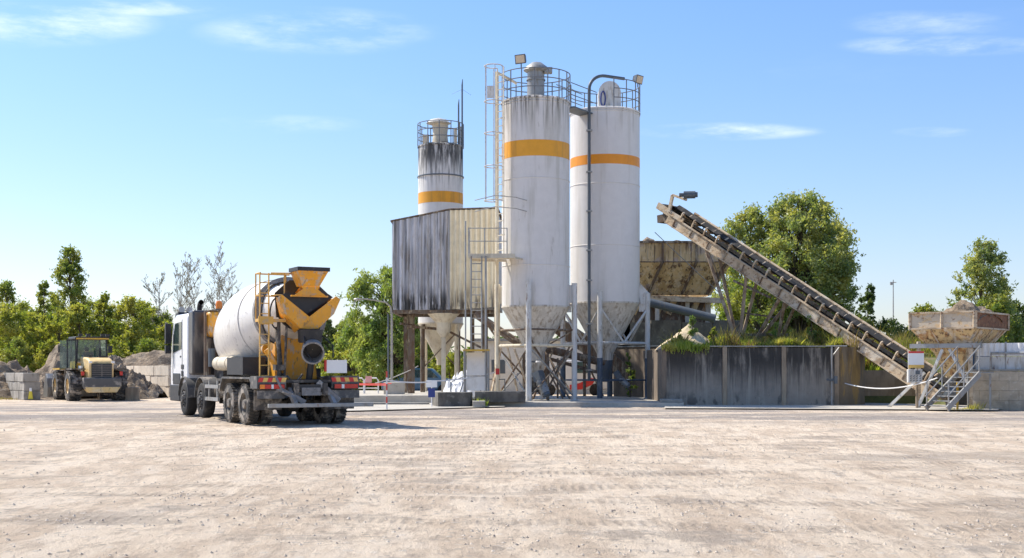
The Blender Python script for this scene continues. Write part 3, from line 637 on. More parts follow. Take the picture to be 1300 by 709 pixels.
m = MB(); m.lathe([(.5, 13.8), (.62, 13.84), (.45, 14.0), (.02, 14.12)], (C3[0]-.1, 61.9, 0), 20, cap0=True); m.build('filter_cap', leg_w, s3)
m = MB(); m.lathe([(1.14, 11.1), (1.18, 11.1), (1.18, 11.16), (1.14, 11.16)], (*C3, 0), 48); m.build('flange_ring', steel_d, s3)
for x, y, z1 in ((-2.5, 61.6, 16.0), (-2.7, 62.1, 15.1)):
    m = MB(); m.tube([(x, y, 12.0), (x, y, z1-.3), (x+.02, y, z1)], [.045, .04, .015], 6); m.tube([(x-.5, y, z1-.75), (x, y, z1-.5), (x+.45, y, z1-.8)], .006, 4) if z1 > 15.5 else None
    m.build('antenna', steel_d, s3)

# ------------------------------------------------------------------ weathered shed
sh = thing('raised_shed', 'raised corrugated metal shed, half grey and half cream, on stilts left of the silos', 'shed', (-3.5, 57, 0))
A = Vector((GX(498, 56), 56, 0)); B = Vector((GX(571, 56), 56.0, 0)); Cc = Vector((GX(631, 54.4), 54.4, 0))
def corr(m, a, b, z0a, z0b, z1a, z1b, pitch=.27, dep=.085):
    n = max(4, int((b-a).length/pitch))*4; t = (b-a).normalized(); nn = Vector((t.y, -t.x, 0)); vs = []; fs = []
    for i in range(n+1):
        u = i/n; k = i % 4; off = dep if k in (1, 2) else 0
        p = a.lerp(b, u)+nn*off
        z0 = z0a+(z0b-z0a)*u; z1 = z1a+(z1b-z1a)*u
        for j in range(6): vs.append((p.x, p.y, z0+(z1-z0)*j/5))
    for i in range(n):
        for j in range(5): fs.append((i*6+j, (i+1)*6+j, (i+1)*6+j+1, i*6+j+1))
    m.add(vs, fs)
m = MB(); corr(m, A, B, 4.16, 4.18, 8.18, 8.70); m.build('grey_cladding', corr_g, sh, smooth=0, recalc=False)
m = MB(); corr(m, B, Cc, 4.18, 4.22, 8.70, 8.56); m.build('cream_cladding', corr_c, sh, smooth=0, recalc=False)
m = MB(); back = [(A.x, 56.05), (B.x, 56.05), (Cc.x, 54.46), (Cc.x+.2, 59.9), (A.x-.1, 59.9)]
m.add([(x, y, 4.2) for x, y in back]+[(x, y, z) for (x, y), z in zip(back, (8.14, 8.66, 8.52, 8.5, 8.14))], [(4, 3, 2, 1, 0), (0, 1, 6, 5), (1, 2, 7, 6), (2, 3, 8, 7), (3, 4, 9, 8), (4, 0, 5, 9)])
m.build('wall', corr_g, sh, smooth=0)
m = MB(); rr = [(A.x-.08, 55.9), (B.x, 55.9), (Cc.x+.05, 54.3), (Cc.x+.3, 60), (A.x-.15, 60)]
z_ = (8.18, 8.72, 8.58, 8.56, 8.18)
m.add([(x, y, z+.01) for (x, y), z in zip(rr, z_)]+[(x, y, z+.06) for (x, y), z in zip(rr, z_)], [(4, 3, 2, 1, 0), (5, 6, 7, 8, 9), (0, 1, 6, 5), (1, 2, 7, 6), (2, 3, 8, 7), (3, 4, 9, 8), (4, 0, 5, 9)])
m.build('roof', rusty, sh, smooth=0)
m = MB(); m.beam((A.x, 56.05, 4.08), (Cc.x, 56.05, 4.08), .12, .16); m.beam((A.x, 59.8, 4.08), (Cc.x, 59.8, 4.08), .12, .16); m.beam((A.x+.1, 56, 4.08), (A.x+.1, 59.8, 4.08), .12, .15)
m.beam((-3.1, 56, 4.02), (-3.1, 59.8, 4.02), .15, .2); m.beam((-4.9, 56.5, 3.45), (-2.9, 57.6, 3.3), .1, .12); m.build('floor_frame', rusty, sh, smooth=0)
for (x, y, mt, w_) in ((-3.15, 56.6, cone_m3, .2), (-5.15, 59.5, rusty, .18), (-1.25, 56.9, rusty, .26), (-.75, 59.5, rusty, .22), (-4.72, 57.6, rusty, .3), (-1.9, 58.8, rusty, .2)):
    m = MB(); m.box(x-w_/2, x+w_/2, y-w_/2, y+w_/2, .1 if x > -2.3 else .3, 4.0); m.build('post', mt, sh)
m = MB(); m.lathe([(.14, 2.95), (.32, 3.2), (.36, 3.6), (.75, 4.02)], (-3.15, 56.6, 0), 20); m.build('post_capital', cone_m3, sh)
for a, b in (((-3.1, 56.7, 3.3), (-1.3, 56.9, 2.4)), ((-1.4, 56.5, 3.9), (-.7, 56.5, 2.9)), ((-5.1, 56.2, 3.55), (-4.5, 57.6, 3.5))):
    m = MB(); m.beam(a, b, .08, .1); m.build('brace', rusty, sh)

# lower access ladder and landing, left of the front silo
al = thing('access_ladder', 'long steel ladder with small yellow edged landing below the silo balcony', 'ladder', (-1.4, 49.4, 0))
m = MB(); ladder_mb(m, (-1.42, 49.15, 2.25), (-1.42, 49.15, 6.0), (1, .1, 0), .42, .29, .028); m.build('ladder', steel, al)
m = MB(); m.tube([(-1.86, 49.2, .1), (-1.86, 49.2, 7.4)], .03, 6); m.tube([(-1.05, 49.2, .17), (-1.05, 49.2, 6.0)], .04, 6); m.build('pole', steel, al)
m = MB(); m.box(-1.95, -.9, 48.95, 50.1, 2.2, 2.26); m.build('landing', loader_y, al)
m = MB()
for x, y in ((-1.9, 49), (-.95, 49), (-1.9, 50), (-.95, 50)): m.tube([(x, y, .1), (x, y, 2.2)], .035, 6)
m.tube([(-1.9, 49, 1.2), (-.95, 49, 1.2)], .025, 5); m.build('landing_leg', steel, al)
m = MB(); m.box(-1.85, -1.05, 50.1, 50.13, .6, 2.15); m.build('panel', white_p, al)
m = MB(); m.tube([(-2.45, 49.3, .1), (-2.45, 49.3, .95), (-1.9, 49.15, 1.2)], .025, 6); m.tube([(-2.2, 49.3, .1), (-1.95, 49.1, .95)], .02, 6); m.build('handrail', steel_d, al)
# ------------------------------------------------------------------ embankment and retaining walls
def edge_x(y): return 6.1+(y-48.8)*.13 if y < 56 else (5.2 if y > 58 else 7.1-(y-56)*.9)
m = MB(); vs = []; fs = []; NX, NY = 90, 60
for j in range(NY+1):
    y = 48.85+(j/NY)**1.5*60
    for i in range(NX+1):
        u = i/NX; x = edge_x(y)+u*(70-edge_x(y)) if u > .5 else edge_x(y)+(u/.5)*14*1.0
        if u > .5: x = edge_x(y)+14+(u-.5)/.5*60
        z = 2.28+.16*noise.noise(Vector((x*.5, y*.5, 1)))
        if x > 12.6:
            lim = 52.1 if x < 17.5 else 46.5
            z = min(z, 1.1+max(-1.3, (y-lim)*.75) if y > lim-.05 else -.3)
            if x > 17.5: z = min(z, 1.30+.1*max(0, y-lim))
        vs.append((x, y, z))
fs = [(j*(NX+1)+i, j*(NX+1)+i+1, (j+1)*(NX+1)+i+1, (j+1)*(NX+1)+i) for j in range(NY) for i in range(NX)]
m.add(vs, fs); o = m.build('embankment', soil_m, recalc=False); tag(o, 'earth bank held up by the stained concrete wall', None, None, 'structure')
wl = thing('retaining_wall', 'long concrete retaining wall with black streaked panels below the grassy bank', 'wall', (9, 48.75, 0))
XW = [GX(p, 48.75) for p in (843, 920, 995, 1062)]
for i in range(3):
    m = MB(); m.box(XW[i]+.09, XW[i+1]-.09, 48.75, 48.95, -.1, 2.33); m.build('panel', conc_wall, wl, smooth=0)
for i, x in enumerate(XW):
    m = MB(); m.box(x-.088, x+.088, 48.70, 48.97, -.1, 2.36); m.build('post', side_brown_shaded if i in (0,) else conc_brown, wl, smooth=0)
m = MB(); m.box(XW[0]-.1, XW[3]+.1, 48.68, 48.98, 2.362, 2.40); m.build('coping', steel, wl)
m = MB(); m.box(XW[0]-.05, XW[0]+.15, 48.98, 56, -.1, 2.3); m.build('return_panel', side_brown_shaded, wl, smooth=0)
bw = thing('side_wall', 'plain brown concrete wall behind the blue sleeved silo leg', 'wall', (6, 57, 0))
a = Vector((7.05, 55.9, 0)); b = Vector((4.95, 58.7, 0))
m = MB(); m.beam(a+Vector((0, 0, 1.2)), b+Vector((0, 0, 1.2)), .25, 2.6); m.build('panel', side_brown_shaded, bw, smooth=0)
m = MB(); m.beam(a+Vector((0, 0, 2.53)), b+Vector((0, 0, 2.53)), .32, .06); m.build('coping', steel_d, bw, smooth=0)
m = MB(); pts = [(XW[3]+.1, 48.76), (13.35, 48.8), (13.9, 49.1), (14.3, 49.8), (14.45, 50.7), (14.5, 52.2)]
for (p, q) in zip(pts[:-1], pts[1:]):
    d = Vector((q[0]-p[0], q[1]-p[1], 0)).normalized(); n_ = Vector((-d.y, d.x, 0))*.2
    p, q = Vector((*p, 0)), Vector((*q, 0))
    m.hexa([p+Vector((0, 0, -.1)), q+Vector((0, 0, -.1)), q+n_+Vector((0, 0, -.1)), p+n_+Vector((0, 0, -.1)), p+Vector((0, 0, 2.35)), q+Vector((0, 0, 2.35)), q+n_+Vector((0, 0, 2.35)), p+n_+Vector((0, 0, 2.35))])
o = m.build('curved_wall', conc_ochre, at=(13.5, 49.5, 0), smooth=50); tag(o, 'ochre stained curved end of the concrete wall beneath the conveyor', 'wall')
m = MB(); m.box(14.5, 20, 52.0, 52.2, -.1, 1.42); o = m.build('low_wall', conc_brown, at=(16, 52, 0), smooth=0); tag(o, 'low brown concrete wall at the back, behind the conveyor foot', 'wall')
# right-hand wall lit by the sun
a = Vector((16.75, 44.95, 0)); b = Vector((20.6, 42.1, 0)); d = (b-a).normalized()
rw = thing('yard_wall', 'sunlit pale block wall to the right of the steel stairs', 'wall', tuple(a))
m = MB(); blocky = pm('block_wall_pale', (.50, .42, .31), [((.33, .27, .2), (1.6, 1.6, 1.6), .48, .72, .6), ((.22, .19, .15), (3, 3, 8), .52, .7, .6, 1.1, 1.42), ((.62, .56, .45), (4, 4, 4), .58, .72, .5)], rough=.9, bump=.01)
rows = 4; n = 7; L = (b-a).length
for r_ in range(rows):
    for k in range(-1, n):
        u0 = max(0, (k+(.5 if r_ % 2 else 0))*L/n+.004); u1 = min(L, (k+1+(.5 if r_ % 2 else 0))*L/n-.004)
        if u1-u0 < .05: continue
        z0 = r_*.35+.003; z1 = z0+.343; off = rd.uniform(-.006, .006)
        p = a+d*u0; q = a+d*u1; nn = Vector((-d.y, d.x, 0)); 
        m.beam(p+nn*(.15+off)+Vector((0, 0, (z0+z1)/2)), q+nn*(.15+off)+Vector((0, 0, (z0+z1)/2)), .3, z1-z0)
m.build('blocks', blocky, rw, smooth=0)
m = MB(); nn = Vector((-d.y, d.x, 0)); m.beam(a+nn*.15+Vector((0, 0, 1.44)), b+nn*.15+Vector((0, 0, 1.44)), .34, .05); m.build('coping', conc_grey, rw, smooth=0)
# white panels on it
wp = thing('white_screen', 'white corrugated metal screen standing on the pale block wall', 'screen', tuple(a+d*.4+Vector((0, 0, 1.46))))
for k in range(4):
    m = MB(); p = a+d*(.15+k*1.05)+nn*.25; q = p+d*1.03
    corr(m, p, q, 1.95, 1.95, 2.42, 2.42, .19, .03); m.build('upper_panel', white_p, wp, smooth=0, recalc=False)
    m = MB(); m.beam(p+Vector((0, 0, 1.7)), q+Vector((0, 0, 1.7)), .04, .46); m.build('lower_panel', leg_w, wp, smooth=0)
    m = MB(); m.box(-.03, .03, -.03, .03, 1.46, 2.46); m.xf(Matrix.Translation(p-d*.01)); m.build('post', steel, wp)
hr = MB(); p0 = a+d*.75; hr.tube([p0+Vector((0, 0, 1.47))-nn*.02, p0+Vector((0, 0, 2.05))-nn*.02, p0+d*1.35+Vector((0, 0, 2.05))-nn*.02, p0+d*1.35+Vector((0, 0, 1.47))-nn*.02], .055, 8)
o = hr.build('pipe_rail', steel, at=tuple(p0+Vector((0, 0, 1.47)))); tag(o, 'bent grey pipe rail in front of the white screen', 'rail')

# ------------------------------------------------------------------ aggregate bin
bn_ = thing('aggregate_bin', 'huge ochre steel aggregate bin with slanted ribs, streaked with rust', 'bin', (8, 62, 2.3))
X0, X1, Y0, Y1 = 5.3, 10.75, 60, 64
def frust(m, x0, x1, y0, y1, za, x2, x3, y2, y3, zb, open_top=True):
    v = [(x2, y2, zb), (x3, y2, zb), (x3, y3, zb), (x2, y3, zb), (x0, y0, za), (x1, y0, za), (x1, y1, za), (x0, y1, za)]
    f = [(0, 1, 5, 4), (1, 2, 6, 5), (2, 3, 7, 6), (3, 0, 4, 7)]
    if not open_top: f.append((4, 5, 6, 7))
    return m.add(v, f)
m = MB(); frust(m, X0, X1, Y0, Y1, 7.65, X0, X1, Y0, Y1, 6.7); m.build('upper_plate', bin_m, bn_, smooth=0)
m = MB(); frust(m, X0, X1, Y0, Y1, 6.69, X0+.2, X1-.85, Y0+1.2, Y1-1.2, 5.15); m.build('sloped_plate', bin_m, bn_, smooth=0)
m = MB(); m.beam((X0, Y0-.03, 7.67), (X1, Y0-.03, 7.67), .12, .1); m.beam((X1, Y0, 7.67), (X1, Y1, 7.67), .1, .1); m.beam((X0, Y0-.02, 6.7), (X1, Y0-.02, 6.7), .05, .05); m.build('rim', rusty, bn_)
for x, xx in ((6.05, 5.6), (7.35, 6.8), (9.0, 8.5), (10.5, 9.75)):
    m = MB(); m.beam((x, Y0-.05, 7.6), (x, Y0-.05, 6.7), .1, .1); m.beam((x, Y0-.05, 6.7), (xx-.05, Y0+1.12, 5.2), .1, .12); m.build('rib', rusty, bn_)
m = MB(); m.beam((4.9, Y0+.75, 5.05), (10.35, Y0+.75, 4.85), .25, .26); m.build('beam', weather, bn_)
m = MB(); m.box(X0, 9.9, 61.2, 62.9, 3.9, 5.0); m.build('lower_chute', rusty, bn_, smooth=0)
for k in range(8):
    m = MB(); x = 5.5+k*.58; m.beam((x+.3, 61.1, 5.0), (x-.05, 61.1, 4.2), .06, .28); m.build('hopper_flap', [bin_m, hop_m, rusty][k % 3], bn_, smooth=0)
for x in (5.4, 7.1, 8.6, 9.6):
    m = MB(); m.box(x, x+.2, 60.9, 61.1, 2.2, 4.9); m.build('post', cone_m, bn_)
m = MB(); m.box(5.3, 10.2, 61.15, 61.3, 2.2, 3.9); m.build('back_plate', rusty, bn_, smooth=0)
o = heap('sand_heap', 'brown aggregate heaped above the rim of the ochre bin', 7.8, 62, 3.2, 2.0, 1.75, heap_b, 3, 7.1, peaks=[(-.72, 0, .42, .95), (-.3, .1, .5, .62), (.15, 0, .5, .5), (.6, 0, .5, .48), (-.95, -.2, .3, 1.)], rough=.3, cat='sand heap')
dw = MB()
for k in range(4): dw.box(5.2+k*1.5, 6.65+k*1.5, 59.2, 59.45, 2.1, 3.72+.1*(k % 2))
o = dw.build('bin_wall', conc_dark, at=(8, 59.3, 2.3), smooth=0); tag(o, 'dark concrete wall of slabs below the ochre bin', 'wall')
m = MB(); m.tube([W(812, 381, 58.5), W(908, 405, 57.5)], .2, 14); o = m.build('large_pipe', steel_d, at=tuple(W(860, 393, 58)), smooth=60); tag(o, 'thick blue grey pipe sloping in front of the ochre bin', 'pipe')
heap('sand_heap', 'small pale sand heap on the bank beside the silo leg', GX(874, 50.6), 50.6, 1.35, 1.1, 1.0, sand_m, 11, 2.3, cat='sand heap', rough=.12)
m = MB(); m.lathe([(.30, -.16), (.36, -.14), (.37, 0), (.36, .14), (.30, .16), (.2, .1), (.2, -.1), (.30, -.16)], (0, 0, 0), 24, 'y'); m.xf(Matrix.Translation((GX(932, 54), 54, 2.66)) @ Matrix.Rotation(.5, 4, 'Z'))
o = m.build('old_tyre', tyre_d, at=(GX(932, 54), 54, 2.3)); tag(o, 'worn tyre lying by the foot of the conveyor support', 'tyre')

# ------------------------------------------------------------------ conveyor
cv = thing('belt_conveyor', 'long weathered inclined belt conveyor climbing left to the ochre bin', 'conveyor', (14.6, 50, 1))
PA = Vector((7.35, 56.8, 8.72)); PB = Vector((16.55, 46.75, .55)); D = (PB-PA).normalized(); LEN = (PB-PA).length
SD = Vector((D.y, -D.x, 0)).normalized()
if SD.y > 0: SD = -SD            # towards the camera side
UP = D.cross(SD).normalized(); UP = UP if UP.z > 0 else -UP
def cp(s, side, up): return PA+D*s+SD*side+UP*up
m = MB(); m.beam(cp(.3, .42, -.19), cp(LEN, .42, -.19), .07, .40, UP); 
for up in (.02, -.40): m.beam(cp(.3, .47, up), cp(LEN, .47, up), .10, .05, UP)
m.build('side_beam', weather, cv, smooth=0)
m = MB(); m.beam(cp(.3, -.42, -.22), cp(LEN, -.42, -.22), .07, .46, UP); m.build('side_beam', weather, cv, smooth=0)
for k in range(14):
    m = MB(); s_ = .8+k*1.12; m.beam(cp(s_, -.4, -.3), cp(s_, .4, -.3), .06, .1, UP); m.beam(cp(s_, .475, -.44), cp(s_, .475, 0), .05, .05, D); m.build('cross_member', rusty, cv)
belt_m = pm('rubber_belt', (.025, .024, .023), [((.16, .13, .1), (3, 3, 3), .5, .75, .5)], rough=.85)
m = MB(); n = 40
def beltsec(s, dz): return [cp(s, .36, .40+dz), cp(s, .14, .26+dz), cp(s, -.14, .26+dz), cp(s, -.36, .40+dz)]
vs = []
for i in range(n+1):
    for p in beltsec(LEN*i/n, .012*math.sin(i*1.3)): vs.append(p)
m.add(vs, [(i*4+j, i*4+j+1, (i+1)*4+j+1, (i+1)*4+j) for i in range(n) for j in range(3)])
m.beam(cp(.2, 0, -.12), cp(LEN, 0, -.12), .7, .02, UP)
m.lathe([(.24, -.38), (.24, .38)], (0, 0, 0), 20, 'x', cap0=True, cap1=True)
q = m.v[-40:]; M = Matrix.Translation(cp(0, 0, .07)) @ Vector((1, 0, 0)).rotation_difference(SD).to_matrix().to_4x4()
for i in range(len(m.v)-40, len(m.v)): m.v[i] = M @ m.v[i]
m.build('belt', belt_m, cv)
for k in range(19):
    s_ = 1.0+k*.78
    if s_ > LEN-.5: break
    m = MB(); m.tube([cp(s_, -.4, 0), cp(s_, -.43, .42)], .03, 6); m.tube([cp(s_, .40, .02), cp(s_+.02, .45, .2), cp(s_, .42, .38), cp(s_-.03, .3, .40)], .042, 6)
    m.tube([cp(s_, .34, .34), cp(s_, .13, .2), cp(s_, -.13, .2), cp(s_, -.34, .34)], .055, 8); m.build('idler', weather, cv)
m = MB(); m.tube([cp(.9, -.5, .42), cp(LEN-1.2, -.5, .42)], .06, 8); m.beam(cp(.9, -.5, .25), cp(LEN-1.2, -.5, .25), .03, .28, UP); m.build('wind_guard', weather, cv)
# head frame and drive
m = MB(); m.beam(cp(-.55, .42, .05), cp(1.2, .42, .05), .08, .3, UP); m.beam(cp(-.55, -.42, .05), cp(1.2, -.42, .05), .08, .3, UP)
m.beam(cp(.25, .45, .1), cp(.05, .45, .85), .14, .1, SD); m.beam(cp(.05, .45, .85), cp(.9, .45, 1.0), .1, .1, UP); m.build('head_frame', weather, cv)
m = MB(); m.beam(cp(-.35, 0, -.55), cp(.15, 0, -.2), .6, .35, UP); m.beam(cp(-.6, 0, .1), cp(-.35, 0, -.1), .7, .12, UP); m.build('head_chute', rusty, cv)
m = MB(); q_ = cp(.75, .45, 1.18); m.tube([q_+Vector((-.1, 0, 0)), q_+Vector((.42, -.08, 0))], .17, 16); m.tube([q_+Vector((.42, -.08, 0)), q_+Vector((.52, -.1, 0))], .12, 12); m.tube([q_+Vector((-.3, .02, 0)), q_+Vector((-.1, 0, 0))], .09, 10); m.build('drive_motor', steel_d, cv)
# support trestle
def sup(m, s0, x1, y1, side=.42, w=.12):
    a = cp(s0, side, -.45); m.beam(a, (x1, y1, 2.3), w, w, (0, 1, 0))
for (s0, px1) in ((3.05, 938), (5.6, 938), (7.6, 952)):
    for side in (.42, -.42):
        m = MB(); a = cp(s0, side, -.45); d_ = cp(5.4, side, 0).y; sup(m, s0, GX(px1, d_), d_, side, .13); m.build('support_leg', brown_steel, cv)
for (s0, px1) in ((7.9, 985),):
    for side in (.42, -.42):
        m = MB(); d_ = cp(5.4, side, 0).y-.3; sup(m, s0, GX(px1, d_), d_, side, .12); m.build('support_leg', brown_steel, cv)
m = MB(); d_ = cp(5.4, .42, 0).y; m.beam((GX(938, d_), d_, 2.95), (GX(1000, d_), d_-.2, 2.95), .1, .12); m.beam(cp(5.1, .44, -.9), cp(7.2, .44, -.6), .08, .08); m.beam((GX(947, d_), d_+.2, 3.9), (GX(985, d_), d_, 3.7), .07, .07)
m.build('cross_tie', rusty, cv)
m = MB(); m.tube([cp(-.1, .5, -.9)+Vector((0, 0, -.2)), Vector((9.6, 54.2, 4.4)), cp(3.1, .44, -.35)], .018, 5)
m.build('cable', steel_d, cv)
m = MB(); m.lathe([(.2, -.4), (.2, .4)], (0, 0, 0), 18, 'x', cap0=True, cap1=True); m.xf(Matrix.Translation(cp(LEN, 0, .05)) @ Vector((1, 0, 0)).rotation_difference(SD).to_matrix().to_4x4()); m.build('tail_pulley', steel_d, cv)

# ------------------------------------------------------------------ receiving hopper
hp = thing('receiving_hopper', 'pale rust blotched receiving hopper on steel legs above the stairs', 'hopper', (16.3, 46.2, 0))
ph = R(40); cA = Vector((16.56, 44, 0)); du = Vector((-math.cos(ph), math.sin(ph), 0)); dv = Vector((math.sin(ph), math.cos(ph), 0)); La, Lb = 2.36, 3.5
def hq(u, v, z): return cA+du*u+dv*v+Vector((0, 0, z))
m = MB(); iu = .62; iv = .75
for (u0, v0, u1, v1, nm) in ((0, 0, La, 0, 0), (0, 0, 0, Lb, 1), (La, 0, La, Lb, 0), (0, Lb, La, Lb, 1)):
    m = MB(); z0, z1 = 2.95, 3.55; c0 = hq(u0, v0, 0); c1 = hq(u1, v1, 0); m.beam(c0+Vector((0, 0, 3.25)), c1+Vector((0, 0, 3.25)), .05, .6)
    m.build('rim_plate', rust_panel if (nm and u0 == 0 and v0 == 0) else hop_rim, hp, smooth=0)
m = MB()
for (p, q) in ((hq(0, 0, 0), hq(La, 0, 0)), (hq(0, 0, 0), hq(0, Lb, 0))):
    nrm = Vector((-(q-p).normalized().y, (q-p).normalized().x, 0)); nrm = nrm if nrm.y < 0 else -nrm; nrm = nrm*.05
    for z in (2.96, 3.54): m.beam(p+nrm+Vector((0, 0, z)), q+nrm+Vector((0, 0, z)), .07, .06)
    nst = 2 if q == hq(La, 0, 0) else 1
    for k in range(nst+1):
        r_ = p.lerp(q, k/nst)+nrm; m.beam(r_+Vector((0, 0, 2.96)), r_+Vector((0, 0, 3.54)), .08, .07, (1, 0, 0))
m.build('rim_frame', weather, hp)
v = [hq(iu, iv, 2.05), hq(La-iu, iv, 2.05), hq(La-iu, Lb-iv, 2.05), hq(iu, Lb-iv, 2.05), hq(0, 0, 2.94), hq(La, 0, 2.94), hq(La, Lb, 2.94), hq(0, Lb, 2.94)]
m = MB(); m.add(v, [(0, 1, 5, 4), (1, 2, 6, 5), (2, 3, 7, 6), (3, 0, 4, 7)]); m.build('tapered_body', hop_m, hp, smooth=0)
for k in range(1, 6):
    m = MB(); u = k/6; m.beam(hq(-.02, Lb*u, 2.93), hq(iu-.02, iv+(Lb-2*iv)*u, 2.08), .05, .05) if k % 2 else m.beam(hq(La*u, -.02, 2.93), hq(iu+(La-2*iu)*u, iv-.02, 2.08), .04, .04); m.build('stiffener', weather, hp)
m = MB(); m.add([hq(iu+.3, iv+.4, 1.2), hq(La-iu-.2, iv+.4, 1.2), hq(La-iu-.2, Lb-iv-.5, 1.2), hq(iu+.3, Lb-iv-.5, 1.2), hq(iu, iv, 2.04), hq(La-iu, iv, 2.04), hq(La-iu, Lb-iv, 2.04), hq(iu, Lb-iv, 2.04)], [(0, 1, 5, 4), (1, 2, 6, 5), (2, 3, 7, 6), (3, 0, 4, 7)]); m.build('outlet_chute', conc_ochre if False else hop_m, hp, smooth=0)
for (u, v_) in ((.25, .3), (La-.2, .3), (La-.2, Lb-.3), (.25, Lb-.3)):
    m = MB(); p = hq(u, v_, 0); m.box(-.06, .06, -.06, .06, 0, 2.5); m.xf(Matrix.Translation(p)); m.build('leg', weather, hp)
m = MB(); m.beam(hq(-.1, .25, 2.33), hq(La+.1, .25, 2.33), .14, .16); m.beam(hq(.2, .2, 2.33), hq(.2, Lb, 2.33), .14, .16); m.build('support_beam', steel_d if False else steel, hp)
for a_, b_ in ((hq(La-.2, .28, .1), hq(La-1.1, .28, 2.2)), (hq(La+.9, .1, .02), hq(La-.5, .1, 1.35)), (hq(.3, .28, .9), hq(1.0, .28, 2.2))):
    m = MB(); m.beam(a_, b_, .09, .1); m.build('brace', leg_w, hp)
o = heap('sand_heap', 'brown sand and debris heaped in the receiving hopper', hq(La/2, Lb/2, 0).x, hq(La/2, Lb/2, 0).y, 1.25, 1.75, .75, heap_b, 21, 3.28, rot=-ph, rough=.5, peaks=[(.25, -.1, 1.0, 1.), (-.1, .3, .9, .7), (.3, -.5, .7, .8)], cat='sand heap')
# blue cabinet under hopper
m = MB(); m.box(17.05, 17.75, 45.6, 45.66, 1.45, 2.3); m.box(17.1, 17.38, 45.57, 45.598, 1.5, 2.25); m.box(17.42, 17.7, 45.57, 45.598, 1.5, 2.25); m.box(17.05, 17.75, 45.66, 46.0, 1.45, 2.3)
o = m.build('blue_cabinet', blue_door, at=(17.4, 45.6, 1.45)); tag(o, 'blue steel cabinet between the hopper and white screen', 'cabinet')

# ------------------------------------------------------------------ stairs
stt = thing('steel_stairs', 'grey steel stairs with handrails rising to the yard wall', 'stairs', (14.8, 43, 0))
sa = Vector((14.52, 43.15, 0)); sw = Vector((.53, -.85, 0)).normalized(); sh_ = Vector((.85, .53, 0)).normalized(); Wd, run, ris = .92, 1.75, 1.32
for k in (0, 1):
    m = MB(); p = sa+sw*(Wd*k); m.beam(p+Vector((0, 0, .1)), p+sh_*run+Vector((0, 0, ris)), .05, .2); m.build('stringer', steel, stt)
for i in range(1, 8):
    m = MB(); c0 = sa+sh_*(run*i/8)+Vector((0, 0, ris*i/8+.03)); m.beam(c0, c0+sw*Wd, .24, .035); m.build('tread', steel, stt)
m = MB(); c0 = sa+sh_*(run+.35)+Vector((0, 0, ris+.04)); m.beam(c0, c0+sw*Wd, .8, .04); m.build('landing', steel, stt)
for k in (0, 1):
    p = sa+sw*(Wd*k); m = MB()
    for u in (0.04, .5, .97): m.tube([p+sh_*run*u+Vector((0, 0, ris*u)), p+sh_*run*u+Vector((0, 0, ris*u+.98))], .026, 6)
    for h_ in (.98, .52): m.tube([p+Vector((0, 0, h_)), p+sh_*run+Vector((0, 0, ris+h_))], .026, 6)
    m.build('handrail', steel, stt)
for k in (0, 1):
    m = MB(); p = sa+sw*(Wd*k)+sh_*(run+.55); m.tube([p, p+Vector((0, 0, ris))], .04, 8); m.build('post', steel, stt)
m = MB(); m.beam(sa+sh_*1.2+sw*.4, sa+sh_*1.2+sw*.4+Vector((0, 0, 1.0)), .06, .06); m.build('post', loader_y, stt)

# signs by the stairs
sg = thing('information_board', 'white board with red header and yellow base hung above a control box', 'sign', (GX(1162, 45), 45, 0))
x0, x1 = GX(1153, 45), GX(1173, 45)
m = MB(); m.box(x0, x1, 45, 45.03, 1.52, 2.13); m.build('board', sign_w, sg)
m = MB(); m.box(x0+.002, x1-.002, 44.993, 44.998, 2.06, 2.128); m.build('header', red_p, sg)
m = MB(); m.box(x0+.002, x1-.002, 44.993, 44.998, 1.522, 1.63); m.build('footer', sign_y, sg)
m = MB(); m.tube([(x0+.35, 45.1, 0), (x0+.35, 45.1, 1.9)], .05, 8); m.build('post', conc_brown, sg)
cb = thing('control_box', 'perforated white control box fixed below the information board', 'control box', (GX(1160, 44.9), 44.9, 1.0))
m = MB(); m.box(x0-.06, x1-.12, 44.8, 44.98, .98, 1.47); m.build('case', leg_w, cb, bevel=.01)
m = MB()
for i in range(4):
    for j in range(3): m.beam((x0-.0+i*.115, 44.79, 1.04+j*.08), (x0+.06+i*.115, 44.79, 1.08+j*.08), .006, .03)
m.box(x0+.2, x0+.36, 44.788, 44.796, 1.28, 1.42); m.build('grille', steel_d, cb)
# tape / chain
m = MB(); p, q = W(1073, 487, 48.6), W(1190, 480, 43.8); n = 24
m.tube([p.lerp(q, i/n)-Vector((0, 0, .52*4*(i/n)*(1-i/n)*.55)) for i in range(n+1)], .022, 6)
o = m.build('barrier_rope', tape_w, at=tuple(p)); tag(o, 'white rope sagging from the ochre wall to the stairs', 'rope')
# camera pole at wall
cpz = thing('hose_post', 'slim grey post with bracket and coiled hose on the stained wall', 'post', (GX(1056, 48.4), 48.4, 0))
x = GX(1056, 48.4)
m = MB(); m.tube([(x, 48.4, .02), (x, 48.4, 2.38)], .035, 8); m.tube([(x, 48.4, 1.95), (x+.3, 48.45, 2.33)], .02, 6); m.tube([(x-.2, 48.4, 2.38), (x+.6, 48.4, 2.38)], .025, 6); m.build('pole', steel, cpz)
m = MB(); m.box(x+.08, x+.2, 48.3, 48.42, .9, 1.2); m.tube([(x-.22+.02*i, 48.36, 1.05+.05*math.sin(i*1.9)) for i in range(16)], .03, 6); m.build('hose', steel_d, cpz)

